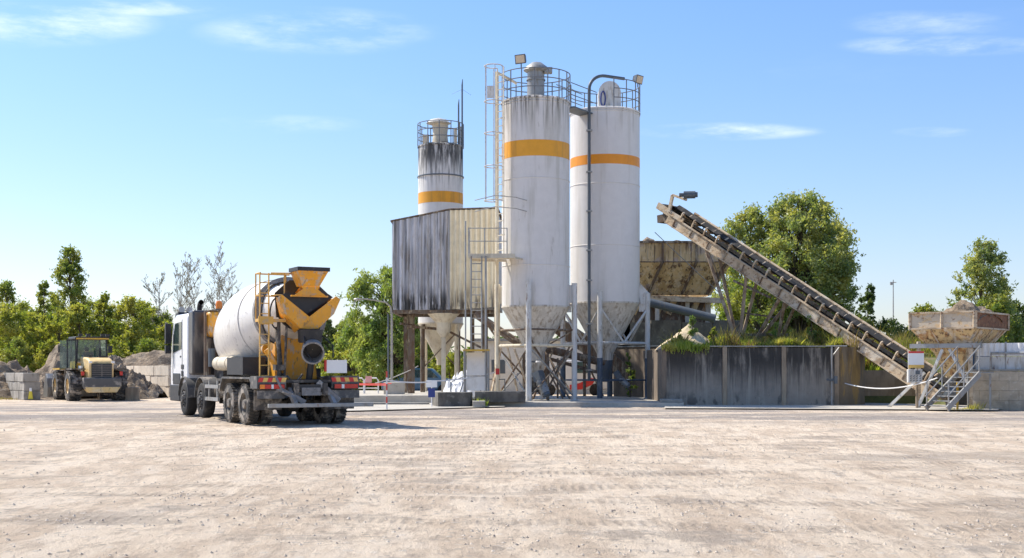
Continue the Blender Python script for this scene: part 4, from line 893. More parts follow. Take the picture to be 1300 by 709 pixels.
# ------------------------------------------------------------------ under the silos
sc1 = thing('screw_conveyor', 'dark inclined screw conveyor tube running under the two white silos', 'conveyor', (2.5, 53, .2))
m = MB(); m.tube([(4.1, 54.8, 1.75), (.2, 53.5, 2.65), (-1.6, 54.5, 3.9)], .17, 12); m.build('tube', rusty, sc1)
m = MB(); m.beam((3.7, 54.6, 1.35), (.6, 53.2, 2.2), .3, .12); m.beam((2.0, 53.8, 1.95), (2.0, 53.8, .2), .08, .08); m.build('support_beam', rusty, sc1)
m = MB(); m.lathe([(.34, 1.83), (.34, 1.6), (.22, 1.3), (.22, .9)], (C2[0], C2[1], 0), 18); m.build('inlet', steel_d, sc1)
s9 = thing('weigh_hopper', 'rusty square weigh hopper below the widest silo', 'hopper', (.99, 51.5, .2))
m = MB(); frust(m, .55, 1.43, 51.1, 51.95, 1.75, .75, 1.25, 51.3, 51.75, 1.15, False); m.build('body', cone_m, s9, smooth=0)
m = MB(); m.box(.72, 1.28, 51.28, 51.8, .5, 1.13); m.build('outlet', grey_dirt, s9, smooth=0)
for (x, y) in ((.5, 51.0), (1.5, 51.0), (1.5, 52.1), (.5, 52.1)):
    m = MB(); m.box(x-.05, x+.05, y-.05, y+.05, .17, 2.1); m.build('leg', rusty, s9)
for (a_, b_) in (((.1, 50.7, 2.3), (.85, 51, .2)), ((-.45, 51, 2.35), (-.9, 50.6, .2)), ((2.4, 51.2, 2.4), (1.3, 50.9, .3)), ((.9, 50.4, 2.4), (2.4, 50.9, .25)), ((1.1, 52.9, 2.3), (2.2, 53, .2)), ((-.2, 52.6, 2.4), (.3, 52.3, .2)),
    ((1.8, 52.8, 2.4), (.9, 52.4, .2)), ((-.95, 50.9, .2), (-.5, 50.8, 2.35))):
    m = MB(); m.beam(a_, b_, .07, .07); m.build('brace', weather if a_[0] < .5 else rusty, s9)
m = MB(); m.tube([(-1.3, 50.9, 1.05), (-.3, 50.9, 1.05), (-.3, 50.9, .2)], .03, 6); m.tube([(-1.3, 50.9, 1.05), (-1.3, 50.9, .2)], .03, 6); m.build('handrail', steel_d, s9)
def motor(label, p, a, ln=.55, r=.16):
    t = thing('electric_motor', label, 'motor', p); p = Vector(p); a = Vector(a).normalized()
    m = MB(); m.tube([p, p+a*ln], r, 14)
    for k in range(4): m.tube([p+a*(.1+k*.11), p+a*(.13+k*.11)], r+.025, 14)
    m.build('housing', steel, t)
    m = MB(); m.tube([p+a*ln, p+a*(ln+.12)], r*.85, 14); m.build('fan_cover', steel_d, t)
    m = MB(); m.beam(p-a*.25+Vector((0, 0, .15)), p+a*.02, r*1.9, r*1.9); m.build('gearbox', steel_d, t)
motor('grey motor hanging below the widest silo', (1.15, 50.6, 1.0), (.35, -.3, -.75), .6, .19)
motor('small grey motor beneath the pipe fitted silo', (4.75, 54.0, 1.05), (.65, -.2, -.6), .42, .13)
def block(label, poly, z0, z1, mat, at):
    m = MB(); m.prism(poly, z1, 'z', z0); o = m.build('concrete_block', mat, at=at, bevel=.02); return tag(o, label, 'concrete block')
block('low dark concrete block beside the blue and white sign', [(GX(556, 47), 47.0), (GX(597, 47.2), 47.2), (GX(600, 48.2), 48.2), (GX(548, 48.4), 48.4)], .0, .58, conc_dark, (-2.4, 47.6, 0))
block('long stacked concrete block in front of the access ladder', [(GX(603, 47.6), 47.6), (GX(667, 48), 48.0), (GX(667, 49), 48.9), (GX(603, 49), 48.9)], .18, .60, conc_dark, (-.7, 48, 0))
block('short pale concrete footing left of the silo slab', [(GX(600, 46.4), 46.4), (GX(616, 46.4), 46.4), (GX(616, 47.5), 47.5), (GX(600, 47.5), 47.5)], 0, .26, conc_grey, (-1.3, 47, 0))
block('square concrete block on the apron by the barrier tape', [(GX(487, 54), 54), (GX(514, 54), 54), (GX(514, 55), 55), (GX(487, 55), 55)], .3, .88, conc_pale, (-5.2, 54.5, .3))
block('thin slab lying at the right end of the silo foundation', [(GX(838, 48), 47.9), (GX(866, 48), 47.9), (GX(864, 49), 48.6), (GX(836, 49), 48.6)], .175, .30, conc_grey, (6.2, 48.3, .17))
# basin kerb
m = MB(); m.prism([(GX(436, 52), 51.6), (GX(556, 53), 52.2), (GX(556, 54), 56.1), (GX(420, 55), 56.1)], .36, 'z', .0); o = m.build('basin_kerb', conc_pale, at=(-6, 53, 0), bevel=.03)
tag(o, 'raised pale concrete wash basin edge before the shed', 'kerb')
m = MB(); m.box(GX(438, 50), GX(545, 50), 49.6, 50.1, .0, .12); o = m.build('low_kerb', conc_grey, at=(-5, 49.8, 0)); tag(o, 'thin grey kerb strip in front of the wash basin', 'kerb')
# spilt white cement heap
heap('cement_heap', 'white cement bags and spill heaped beneath the shed', -2.35, 52.6, 1.15, 1.2, 1.15, white_p, 31, .15, rough=1.1, cat='cement heap', peaks=[(.5, 0, 1.1, 1.), (0, .1, .9, .6)])
m = MB()
for k in range(7): m.ell((-1.9+rd.uniform(-.5, .5), 52.2+rd.uniform(-.3, .3), .35+.12*k), (.28, .2, .08), 8, 5, .3)
o = m.build('cement_bags', white_p, at=(-1.9, 52.3, .2)); tag(o, 'white cement bags piled on the spilt cement', 'cement bags')
gb = thing('feed_conveyor', 'rusty covered feed conveyor sloping down behind the two white silos', 'conveyor', (4, 58.5, .2))
m = MB(); m.beam(W(672, 388, 59), W(802, 478, 58), .9, .75); m.build('gallery', rusty, gb, smooth=0)
for k in range(8):
    m = MB(); p = W(672, 388, 59).lerp(W(802, 478, 58), (k+.5)/8); m.beam(p+Vector((0, -.47, -.42)), p+Vector((.12, -.47, .42)), .06, .07); m.build('stiffener', brown_steel, gb)
for px in (692, 742):
    m = MB(); x = GX(px, 58.8); m.beam((x, 58.8, .17), (x, 58.8, 3.4 if px < 700 else 2.4), .14, .14); m.beam((x+.9, 58.8, .17), (x, 58.8, 2.6 if px < 700 else 2.), .08, .08); m.build('support_leg', rusty, gb)
m = MB(); m.box(GX(783, 59.2), GX(800, 59.2), 59.2, 59.5, -.1, 4.0); o = m.build('added_dark_slab', conc_dark, at=(5.2, 59.3, 0), smooth=0); tag(o, 'tall dark slab added as shade right of the pipe fitted silo cone', 'wall')  # slab added to darken the gap beside the silo legs
# buildings behind
bd = thing('pale_building', 'long pale rendered building seen between the silo legs', 'building', (1.5, 72, 0))
m = MB(); m.box(-2.2, 6.3, 72, 78, 0, 3.1); m.build('wall', white_building, bd, smooth=0)
m = MB(); m.box(-2.35, 6.45, 71.8, 78.2, 3.102, 3.25); m.build('roof', steel, bd, smooth=0)
for x in (-1.2, .6, 3.1, 4.9):
    m = MB(); m.box(x, x+.8, 71.97, 71.995, 1.2, 2.0); m.build('window', steel_d, bd)
sgn = MB()
vt = thing('white_van', 'white van with red stripe parked behind the silo legs', 'van', (2.9, 66, 0))
m = MB(); m.prism([(1.3, .35), (5.3, .35), (5.3, 1.0), (4.5, 1.2), (3.9, 1.95), (1.3, 1.95)], 67.7, 'y', 66); m.build('body', white_p, vt, bevel=.08)
m = MB(); m.prism([(3.1, .36), (3.7, .36), (4.3, .62), (4.5, .95), (4.2, .98), (3.6, .7), (3.1, .62)], 65.99, 'y', 65.97); m.build('stripe', red_p, vt)
m = MB(); m.prism([(3.4, 1.25), (4.35, 1.25), (3.85, 1.85), (3.4, 1.85)], 65.99, 'y', 65.97); m.build('window', glass, vt)
for x in (2.0, 4.5):
    m = MB(); m.lathe([(.2, -.1), (.34, -.1), (.34, .1), (.2, .1)], (x, 66.05, .34), 20, 'y', cap0=True); m.build('wheel', tyre_m, vt)
# blue car under rear silo
ct = thing('parked_car', 'dark blue car parked beneath the black topped silo', 'car', (GX(535, 67), 67, 0))
cx = GX(533, 67)
m = MB(); m.prism([(cx-2.1, .3), (cx+2.1, .3), (cx+2.15, .85), (cx+1.2, .98), (cx+.65, 1.5), (cx-.7, 1.55), (cx-1.3, 1.0), (cx-2.1, .85)], 68.7, 'y', 67); m.build('body', car_blue, ct, bevel=.1)
m = MB(); m.prism([(cx-1.1, 1.0), (cx+1.0, 1.0), (cx+.6, 1.42), (cx-.65, 1.46)], 66.99, 'y', 66.975); m.build('window', glass, ct)
for x in (cx-1.3, cx+1.3):
    m = MB(); m.lathe([(.02, -.09), (.2, -.1), (.32, -.1), (.32, .1)], (x, 67.03, .33), 20, 'y'); m.build('wheel', tyre_m, ct)

# ------------------------------------------------------------------ barriers, posts, tape, signs on the left of the plant
bt = thing('sign_post', 'short post with white board above a dark blue board', 'sign', (GX(548, 46.8), 46.8, .05))
x = GX(548, 46.8)
m = MB(); m.tube([(x, 46.83, .03), (x, 46.83, 1.05)], .02, 6); m.build('post', tape_w, bt)
m = MB(); m.box(x-.21, x+.21, 46.78, 46.80, .78, 1.05); m.build('upper_board', sign_w, bt)
m = MB(); m.box(x-.135, x+.13, 46.78, 46.80, .40, .74); m.build('lower_board', blue_p, bt)
def rwpost(px, d, h, label, seg=6):
    t = thing('barrier_post', label, 'post', (GX(px, d), d, .05), 0, 'red and white barrier posts'); x = GX(px, d)
    for k in range(seg):
        m = MB(); m.tube([(x, d, .05+h*k/seg), (x, d, .05+h*(k+1)/seg)], .028, 8); m.build('red_band' if k % 2 else 'white_band', tape_r if k % 2 else tape_w, t)
rwpost(491, 43.5, 1.35, 'tall red and white post standing free on the apron')
rwpost(436, 42.8, .9, 'red and white post partly behind the truck corner')
def rail(px, d, w, label):
    t = thing('crowd_barrier', label, 'barrier', (GX(px, d), d, .05), 0, 'white hoop barriers'); x = GX(px, d)
    m = MB(); r_ = .12; m.tube([(x, d, .05), (x, d, .95), (x+.08, d, 1.06), (x+w-.08, d, 1.06), (x+w, d, .95), (x+w, d, .05)], .03, 6); m.build('frame', tape_w, t)
    m = MB(); m.tube([(x, d, .6), (x+w, d, .6)], .02, 6); m.build('middle_rail', tape_w, t)
rail(424, 56, .62, 'narrow white hoop barrier next to the mixer truck'); rail(441, 56, .75, 'white hoop barrier in the middle of the short row'); 
rail(463, 56, .62, 'white hoop barrier carrying a pink notice')
m = MB(); m.box(GX(464, 55.9), GX(472, 55.9), 55.88, 55.9, .85, 1.15); o = m.build('notice', pm('pink_notice', (.75, .35, .32), rough=.6), at=(GX(468, 55.9), 55.9, .85)); tag(o, 'small pink notice hung on a white barrier', 'notice')
def tape(label, p, q, sag, mat, r=.02, h=.05):
    m = MB(); n = 14; pts = [Vector(p).lerp(Vector(q), i/n)-Vector((0, 0, sag*4*(i/n)*(1-i/n))) for i in range(n+1)]
    for a_, b_ in zip(pts[:-1], pts[1:]): m.beam(a_, b_, .008, h)
    o = m.build('barrier_tape', mat, at=tuple(p), smooth=0); return tag(o, label, 'tape')
tape('red tape stretched low behind the truck to the free post', W(420, 487, 50), W(491, 489, 43.5), .02, tape_r, h=.04)
tape('second red tape just under the white hoop barriers', W(425, 486, 55.5), W(497, 487, 52), .03, tape_r, h=.04)
tape('white tape from the free post toward the sign post', W(491, 483, 43.6), W(548, 485, 46.8), .05, tape_w)
tape('white tape climbing from the hoops up to the shed post', W(476, 487, 55), W(531, 465, 58), .06, tape_w, h=.04)
tape('white tape from the sign post to the silo leg', W(548, 484, 46.9), W(628, 473, 50.5), .08, tape_w)
m = MB(); m.box(GX(629, 50), GX(634, 50), 49.95, 49.98, 1.25, 1.5); o = m.build('red_flag', red_p, at=(GX(631, 50), 50, 1.25)); tag(o, 'small red marker flag tied to the cream silo leg', 'flag')
lampt = thing('street_lamp', 'slender grey lamp post with long arm curving left', 'street lamp', (GX(497, 56), 56, .3))
x = GX(497.5, 56)
m = MB(); m.tube([(x, 56, .3), (x, 56, 3.9), (x-.05, 56, 4.3), (x-.25, 55.9, 4.5), (x-.8, 55.7, 4.6), (x-1.3, 55.5, 4.65)], [.06, .05, .045, .04, .035, .03], 8); m.build('pole', conc_grey, lampt)
m = MB(); m.ell((x-1.48, 55.4, 4.62), (.2, .12, .06), 12, 6); m.tube([(x-1.6, 55.4, 4.6), (x-1.68, 55.4, 4.25)], .02, 5); m.build('lamp_head', steel, lampt)
m = MB(); x = GX(493, 56.5); m.tube([(x, 56.5, .3), (x, 56.5, 4.0)], .045, 8); o = m.build('steel_pole', steel_d, at=(x, 56.5, .3)); tag(o, 'plain dark pole just left of the lamp post', 'pole')
mt_ = thing('radio_mast', 'thin distant mast with cross arms against the sky', 'mast', (GX(1134, 140), 140, 0)); x = GX(1134, 140)
m = MB(); m.tube([(x, 140, 0), (x, 140, 11.6)], [.12, .05], 6); m.build('pole', steel, mt_)
m = MB(); m.tube([(x-.35, 140, 11.3), (x+.35, 140, 11.3)], .05, 5); m.box(x-.35, x-.1, 139.9, 140.1, 11.0, 11.3); m.build('cross_arm', steel, mt_)
# ------------------------------------------------------------------ concrete mixer truck (local: x right, y forward)
TR = thing('mixer_truck', 'concrete mixer truck with white drum and orange chute, parked on the gravel', 'truck', (-5.924, 33.25, 0), R(28.3))
HW = 1.37
def tyre(m, x0, x1, y, z, r, ri, blocks=0, dep=.02, n=40):
    w = x1-x0
    m.lathe([(ri, 0), (ri+.04, 0), (r-.07, -0.0+.0), (r-.02, .03), (r, .07), (r, w-.07), (r-.02, w-.03), (r-.07, w), (ri+.04, w), (ri, w)], (x0, y, z), n, 'x')
    if blocks:
        for k in range(blocks):
            a = 2*math.pi*k/blocks
            for (u0, u1, da) in ((.0, .47, 0), (.53, 1., math.pi/blocks)):
                a_ = a+da; aw = 2*math.pi/blocks*.30; q = []
                for rr in (r-.02, r+dep):
                    for (uu, aa) in ((u0, a_-aw), (u1, a_-aw+(.6*aw if u0 < .1 else -.6*aw)), (u1, a_+aw+(.6*aw if u0 < .1 else -.6*aw)), (u0, a_+aw)):
                        q.append((x0+.01+uu*(w-.02), y+rr*math.cos(aa), z+rr*math.sin(aa)))
                m.hexa(q)
    return m
def rim(m, x, y, z, ri, side, deep=.08, front=False):
    s_ = side   # -1: faces left
    if front: prof = [(ri, .0), (ri-.03, .02), (ri-.04, .09), (ri*.82, .10), (ri*.78, -.02), (ri*.40, -.05), (ri*.36, -.09), (.02, -.09)]
    else: prof = [(ri, .0), (ri-.03, .03), (ri-.05, .15), (ri*.75, .17), (ri*.5, .15), (ri*.42, .02), (ri*.36, -.02), (.02, -.02)]
    m.lathe([(a, -s_*b) for a, b in prof], (x, y, z), 30, 'x')
    for k in range(10):
        a = 2*math.pi*k/10; rr = ri*.62 if front else ri*.62
        b0 = -s_*(-.03 if front else .16); m.tube([(x+b0, y+rr*math.cos(a), z+rr*math.sin(a)), (x+b0+s_*.05, y+rr*math.cos(a), z+rr*math.sin(a))], .022, 6)
for (yy, dual) in ((0, 1), (1.5, 1), (4.5, 0), (6.6, 0)):
    for sd in (-1, 1):
        for dd in range(2 if dual else 1):
            w = .30 if dual else .33; xo = HW-dd*(w+.07); x0, x1 = (-xo, -xo+w) if sd < 0 else (xo-w, xo)
            m = MB(); tyre(m, x0, x1, yy, .55, .53, .30, 34 if dual else 0, .018); tm = tyre_d if dual else tyre_m
            wh = m.build('wheel', tm, TR, local=True)
            if dd == 0:
                m = MB(); rim(m, -xo+.02 if sd < 0 else xo-.02, yy, .55, .31, sd, front=not dual); m.build('rim', rim_m if dual else rim_bk, wh, local=True)
                if not dual:
                    m = MB()
                    for k in range(10):
                        a = 2*math.pi*(k+.5)/10; m.tube([(sd*(HW-.0), yy+.20*math.cos(a), .55+.20*math.sin(a)), (sd*(HW-.03), yy+.20*math.cos(a), .55+.20*math.sin(a))], .035, 8)
                    m.build('hand_holes', rim_m, wh, local=True)
m = MB(); m.box(-.45, -.33, -1.5, 7.9, .82, 1.12); m.box(.33, .45, -1.5, 7.9, .82, 1.12)
for y in (-1.4, .75, 2.6, 3.6, 5.5): m.box(-.33, .33, y, y+.12, .86, 1.08)
for y in (0, 1.5, 4.5, 6.6): m.tube([(-.8, y, .55), (.8, y, .55)], .1, 10); m.ell((0, y, .55), (.22, .25, .22), 12, 8)
m.box(-1.0, 1.0, -1.25, 5.3, 1.13, 1.2)
m.build('chassis', grey_dirt, TR, local=True)
# mudguards
def arcguard(m, y, x0, x1, r, a0, a1, th=.03, n=14):
    q = []
    for i in range(n+1):
        a = R(a0+(a1-a0)*i/n)
        for rr in (r, r+th):
            for x in (x0, x1): q.append((x, y+rr*math.cos(a), .58+rr*math.sin(a)))
    f = []
    for i in range(n):
        b = i*4; c = b+4; f += [(b, b+1, c+1, c), (b+2, c+2, c+3, b+3), (b, c, c+2, b+2), (b+1, b+3, c+3, c+1)]
    f += [(0, 2, 3, 1), (n*4, n*4+1, n*4+3, n*4+2)]
    m.add(q, f)
for sd in (-1, 1):
    x0, x1 = (-HW-.03, -HW+.42) if sd < 0 else (HW-.42, HW+.03)
    for y in (4.5, 6.6):
        m = MB(); arcguard(m, y, x0, x1, .64, 5, 178); m.build('mudguard', guard_m, TR, local=True)
    m = MB(); x0, x1 = (-HW-.02, -.62) if sd < 0 else (.62, HW+.02)
    m.prism([(-.95, .95), (-.6, 1.22), (2.05, 1.22), (2.35, .85), (2.40, .87), (2.1, 1.27), (-.65, 1.27), (-1.0, .98)], x1, 'x', x0); m.build('mudguard', guard_m, TR, local=True)
    m = MB(); m.box(x0+.02, x1-.02, -1.0, -.97, .42, .95); m.build('mud_flap', grey_dirt, TR, local=True)
    # rear corner box, lights
    m = MB(); m.box(x0, x1, -1.32, -.72, .98, 1.30); m.box(x0, x1-.05 if sd < 0 else x1, -1.34, -1.322, .72, .93); m.build('rear_corner_box', guard_m, TR, local=True)
    m = MB(); m.box(x0+.04, x1-.04, -1.36, -1.34, .96, 1.10); m.build('light_housing', black_p, TR, local=True)
    L_ = x1-x0-.12
    for k, (mt2, a_, b_) in enumerate(((or_l, 0, .2), (red_l, .2, .46), (sign_w, .46, .56), (red_l, .56, 1.0)) if sd < 0 else ((red_l, 0, .3), (sign_w, .3, .42), (red_l, .42, 1.0))):
        m = MB(); m.box(x0+.06+L_*a_+.003, x0+.06+L_*b_-.003, -1.385, -1.362, .975, 1.085); m.build('tail_light', mt2, TR, local=True)
    for k in range(6):
        m = MB(); u0 = x0+.02+k*(x1-x0-.04)/6; u1 = u0+(x1-x0-.04)/6-.002; sl = .04*(1 if sd < 0 else -1)
        m.prism([(u0, 1.15), (u1, 1.15), (u1+sl*.9, 1.26), (u0+sl*.9, 1.26)], -1.33, 'y', -1.324-.008*0); m.build('reflective_stripe', [red_p, sign_y][k % 2], TR, local=True)
# under-run bar
m = MB(); m.box(-HW+.12, HW+.22, -1.86, -1.76, .50, .60); m.beam((-.5, -1.2, .95), (-.5, -1.75, .56), .1, .14); m.beam((.55, -1.2, .95), (.55, -1.75, .56), .1, .14); m.build('underrun_bar', steel, TR, local=True, bevel=.01)
m = MB(); m.beam((-.85, -1.3, 1.0), (-.2, -1.6, .62), .12, .12); m.beam((.25, -1.3, 1.15), (.75, -1.55, .65), .14, .14); m.tube([(-.6, -1.35, .85), (.6, -1.35, .85)], .06, 8); m.box(-.25, .25, -1.5, -1.3, .8, 1.0)
m.tube([(-.9, -1.3, 1.3), (-.75, -1.45, .9), (-.3, -1.5, .75)], .035, 6); m.build('towing_frame', chute_m, TR, local=True)
# side rails between axles, steps, tanks
for sd in (-1, 1):
    m = MB()
    for z in (.62, .98): m.box(sd*HW-.03, sd*HW+.03, 2.45, 3.9, z-.05, z+.05)
    for y in (2.7, 3.6): m.box(sd*(HW-.03)-.02, sd*(HW-.03)+.02, y-.04, y+.04, .6, 1.15)
    m.build('side_rail', steel, TR, local=True)
m = MB(); m.tube([(-.95, 2.5, .85), (-.95, 3.7, .85)], .22, 14); m.tube([(-.7, 2.4, 1.1), (-.7, 3.3, 1.1)], .14, 12); m.build('air_tank', grey_dirt, TR, local=True)
m = MB(); m.tube([(-1.12, 1.7, 1.64), (-1.12, 3.4, 1.64)], .2, 20); 
for y in (2.05, 2.9): m.tube([(-1.12, y-.03, 1.64), (-1.12, y+.03, 1.64)], .212, 20)
m.build('water_cylinder', cone_m3, TR, local=True)
m = MB(); m.box(-HW, -.75, .05, 1.6, 1.33, 1.80); m.box(-.75, .75, -.1, 1.0, 1.2, 1.5); m.build('battery_box', black_p, TR, local=True)
# cab
cabp = [(6.35, 1.12), (8.62, .75), (8.68, 1.5), (8.50, 2.55), (8.22, 3.12), (7.9, 3.22), (6.5, 3.22), (6.35, 3.1)]
m = MB(); m.prism(cabp, HW-.06, 'x', -HW+.06); m.build('cab', cab_w, TR, local=True, bevel=.06)
m = MB(); m.box(-HW+.05, HW-.05, 7.4, 8.72, .45, .98); m.box(-HW+.04, -HW+.1, 7.3, 8.3, .98, 1.35); m.build('bumper', black_p, TR, local=True, bevel=.04)
for sd in (-1, 1):
    xx = sd*(HW-.06)
    m = MB(); a_, b_ = sorted((xx+sd*.004, xx+sd*.012)); m.prism([(7.15, 2.12), (8.25, 2.0), (8.18, 2.55), (8.0, 2.95), (7.15, 2.98)], b_, 'x', a_); m.build('side_window', pm('side_glass' + str(sd), (.03, .05, .045), [((.10, .14, .09), (2, 2, 2), .5, .7, .5)], rough=.08), TR, local=True)
    m = MB(); a_, b_ = sorted((xx+sd*.002, xx+sd*.010))
    for q in ([(7.05, 1.2), (7.07, 1.2), (7.07, 3.05), (7.05, 3.05)], [(8.33, 1.1), (8.35, 1.1), (8.25, 2.6), (8.23, 2.6)]): m.prism(q, b_, 'x', a_)
    m.box(a_, b_+.02 if sd > 0 else b_, 7.2, 7.34, 1.85, 1.9); m.build('door_gap', black_p, TR, local=True)
    m = MB(); m.box(sd*(HW+.08)-.09, sd*(HW+.08)+.09, 8.35, 8.5, 2.3, 2.95); m.box(sd*(HW+.08)-.09, sd*(HW+.08)+.09, 8.35, 8.5, 1.98, 2.25); m.tube([(sd*HW-.0, 8.3, 2.9), (sd*(HW+.16), 8.45, 2.98)], .025, 6); m.tube([(sd*HW, 8.3, 2.1), (sd*(HW+.16), 8.45, 2.0)], .025, 6)
    m.build('mirror', black_p, TR, local=True, bevel=.03)
    m = MB(); m.box(xx-.03, xx+.03, 6.9, 7.1, 1.25, 1.42) if sd < 0 else m.box(xx-.03, xx+.03, 6.9, 7.1, 1.25, 1.42)
    m.box(xx-.02, xx+.02, 6.85, 7.15, 1.48, 1.62); m.build('side_badge', black_p, TR, local=True)
m = MB(); m.prism([(8.485, 2.2), (8.60, 2.2), (8.40, 2.95), (8.30, 2.95)], HW-.2, 'x', -HW+.2); m.build('windscreen', glass, TR, local=True)
m = MB(); m.prism([(7.95, 3.2), (8.5, 3.12), (8.35, 3.27), (8.0, 3.32)], HW-.15, 'x', -HW+.15); m.build('sun_visor', black_p, TR, local=True)
m = MB()
for x in (-1.1, -.85, .85, 1.1):
    m = MB(); m.tube([(x, 8.0, 3.40), (x, 8.14, 3.40)], .1, 12); m.tube([(x, 8.05, 3.2), (x, 8.05, 3.32)], .02, 5); m.build('roof_lamp', steel, TR, local=True)
m = MB()
m.tube([(-.2, 7.6, 3.3), (-.2, 8.1, 3.3)], .05, 8); m.build('roof_horn', steel, TR, local=True)
m = MB(); m.box(-HW+.02, -.30, 5.55, 6.12, 1.30, 3.28); m.build('exhaust_panel', dk_panel, TR, local=True, bevel=.06)
m = MB(); m.tube([(-.98, 6.2, 3.0), (-.98, 6.2, 3.4), (-.98, 6.12, 3.52), (-.98, 5.98, 3.55)], .08, 12, caps=False); m.build('exhaust_pipe', black_p, TR, local=True)
m = MB(); m.box(-.66, -.30, 5.5, 5.98, 3.285, 3.34); m.build('beacon_base', rim_m, TR, local=True)
m = MB(); m.lathe([(.10, 3.34), (.105, 3.5), (.08, 3.58), (.01, 3.6)], (-.5, 5.7, 0), 16, cap0=True); m.build('beacon', or_l, TR, local=True)
m = MB(); m.box(-1.02, 1.05, 5.02, 5.45, 2.45, 3.24); m.build('water_tank', yel, TR, local=True, bevel=.14)
m = MB(); m.box(-.95, 1.2, 5.1, 5.5, 3.24, 3.28); m.box(-.70, -.66, 4.98, 5.02, 2.2, 3.24); m.box(-1.1, -1.04, 5.1, 5.2, 1.3, 3.24); m.tube([(-1.0, 5.1, 1.3), (-1.0, 5.1, 2.4)], .09, 8); m.tube([(-.7, 5.2, 1.3), (-.72, 5.2, 2.2)], .06, 8); m.build('tank_frame', rusty, TR, local=True)
m = MB(); m.box(-.75, .75, 4.3, 5.3, 1.2, 1.75); m.build('drive_gearbox', grey_dirt, TR, local=True)
m = MB(); m.tube([(-.98, 4.75, 1.55), (-.98, 4.75, 2.1)], .1, 10); m.build('hydraulic_filter', red_p if False else steel_d, TR, local=True)
# drum
ax0 = Vector((0, -.42, 3.10)); ax1 = Vector((0, 5.0, 2.16)); dax = (ax1-ax0); DL = dax.length
Mx = Matrix.Translation(ax0) @ Vector((0, 1, 0)).rotation_difference(dax.normalized()).to_matrix().to_4x4()
prof = [(.52, -.02), (.58, .0), (.74, .35), (.90, .75), (1.03, 1.15), (1.17, 1.65), (1.27, 2.1), (1.325, 2.55), (1.34, 2.9), (1.335, 3.3), (1.29, 3.7), (1.18, 4.15), (1.02, 4.6), (.82, 4.98), (.6, 5.25), (.3, 5.4), (.01, 5.43)]
m = MB(); m.lathe(prof, (0, 0, 0), 72, 'y'); m.xf(Mx); dr = m.build('drum', drum_m, TR, local=True, smooth=28)
m = MB(); m.lathe([(.90, .62), (1.02, .62), (1.02, .80), (.90, .80)], (0, 0, 0), 60, 'y'); m.xf(Mx); m.build('roller_ring', chute_m, dr, local=True)
m = MB()
for (r_, s_) in ((1.185, 1.66), (1.335, 2.9), (1.205, 4.1)): m.lathe([(r_-.004, s_-.02), (r_+.006, s_-.01), (r_+.006, s_+.01), (r_-.008, s_+.02)], (0, 0, 0), 72, 'y')
m.xf(Mx); m.build('weld_seam', drum_m, dr, local=True)
m = MB(); m.lathe([(.50, -.03), (.60, -.03), (.60, .06)], (0, 0, 0), 40, 'y', cap0=True); m.xf(Mx); m.build('drum_mouth_shade', black_p, dr, local=True)  # black cap stands in for the shade inside the drum
for sd in (-1, 1):
    m = MB(); m.tube([(sd*.62, .22, 2.02), (sd*.62, .42, 2.0)], .17, 20); m.build('support_roller', yel, TR, local=True)
# rear pedestal
m = MB(); m.prism([(-.55, 1.2), (.62, 1.2), (.55, 1.95), (.38, 2.55), (-.32, 2.55), (-.5, 1.95)], .02, 'y', -.18); m.box(-.66, -.50, -.5, .1, 1.2, 2.2); m.beam((-.85, -.35, 2.0), (-.5, -.6, 1.35), .1, .16); m.build('rear_pedestal', yel, TR, local=True, bevel=.02)
m = MB(); m.beam((-.62, -.55, 2.6), (-.52, -.6, 1.3), .1, .1); m.tube([(-.62, -.7, 2.75), (-.62, -.7, 1.2)], .05, 8); m.tube([(-.48, -.75, 1.3), (-.44, -.8, 2.6)], .035, 6)
m.tube([(-.7, -.6, 1.15), (-.45, -.9, 1.3), (-.3, -1.0, 1.1), (-.1, -1.1, 1.35)], .03, 6); m.box(-.75, -.5, -.85, -.6, 1.45, 1.6); m.build('control_linkage', grey_dirt, TR, local=True)
# curved brace and hoses by the drum
m = MB()
for (r_, y_, th) in ((.78, -.45, .025), (.42, -.62, .02)): m.tube([(-.62+r_*.5*math.cos(a), y_, 2.95+r_*math.sin(a)) for a in [R(75+210*i/18) for i in range(19)]], th, 6)
m.build('hose_loop', black_p, TR, local=True)
# discharge collector (V plate) + hopper
HX = .09
def wing(m, sx):   # one half of the V-shaped collector
    m.prism([(HX, 2.86), (HX+sx*.74, 3.42), (HX+sx*.86, 3.34), (HX+sx*.68, 2.95), (HX+sx*.24, 2.55), (HX, 2.54)], -1.06, 'y', -1.09)
m = MB(); wing(m, 1); wing(m, -1)
for sx in (-1, 1):
    m.add([(HX+sx*.86, -1.07, 3.34), (HX+sx*.68, -1.07, 2.95), (HX+sx*.60, -.42, 2.85), (HX+sx*.72, -.42, 3.40)], [(0, 1, 2, 3)])
    m.add([(HX+sx*.68, -1.07, 2.95), (HX+sx*.24, -1.07, 2.55), (HX+sx*.2, -.45, 2.45), (HX+sx*.60, -.42, 2.85)], [(0, 1, 2, 3)])
m.build('discharge_collector', yel, TR, local=True, recalc=False)
m = MB(); m.prism([(HX, 2.94), (HX+.72, 3.40), (HX+.6, 3.48), (HX-.6, 3.48), (HX-.72, 3.40)], -.88, 'y', -.90); m.prism([(HX-.7, 2.85), (HX+.7, 2.85), (HX+.75, 3.5), (HX+.35, 3.85), (HX-.35, 3.85), (HX-.75, 3.5)], -.44, 'y', -.47); m.build('opening_shade', black_p, TR, local=True)  # black sheets painted as the shade inside the collector opening
m = MB(); frust(m, HX-.42, HX+.42, -1.45, -.7, 4.08, HX-.24, HX+.24, -1.2, -.75, 3.66); m.build('hopper', yel, TR, local=True, smooth=0, recalc=False)
m = MB()
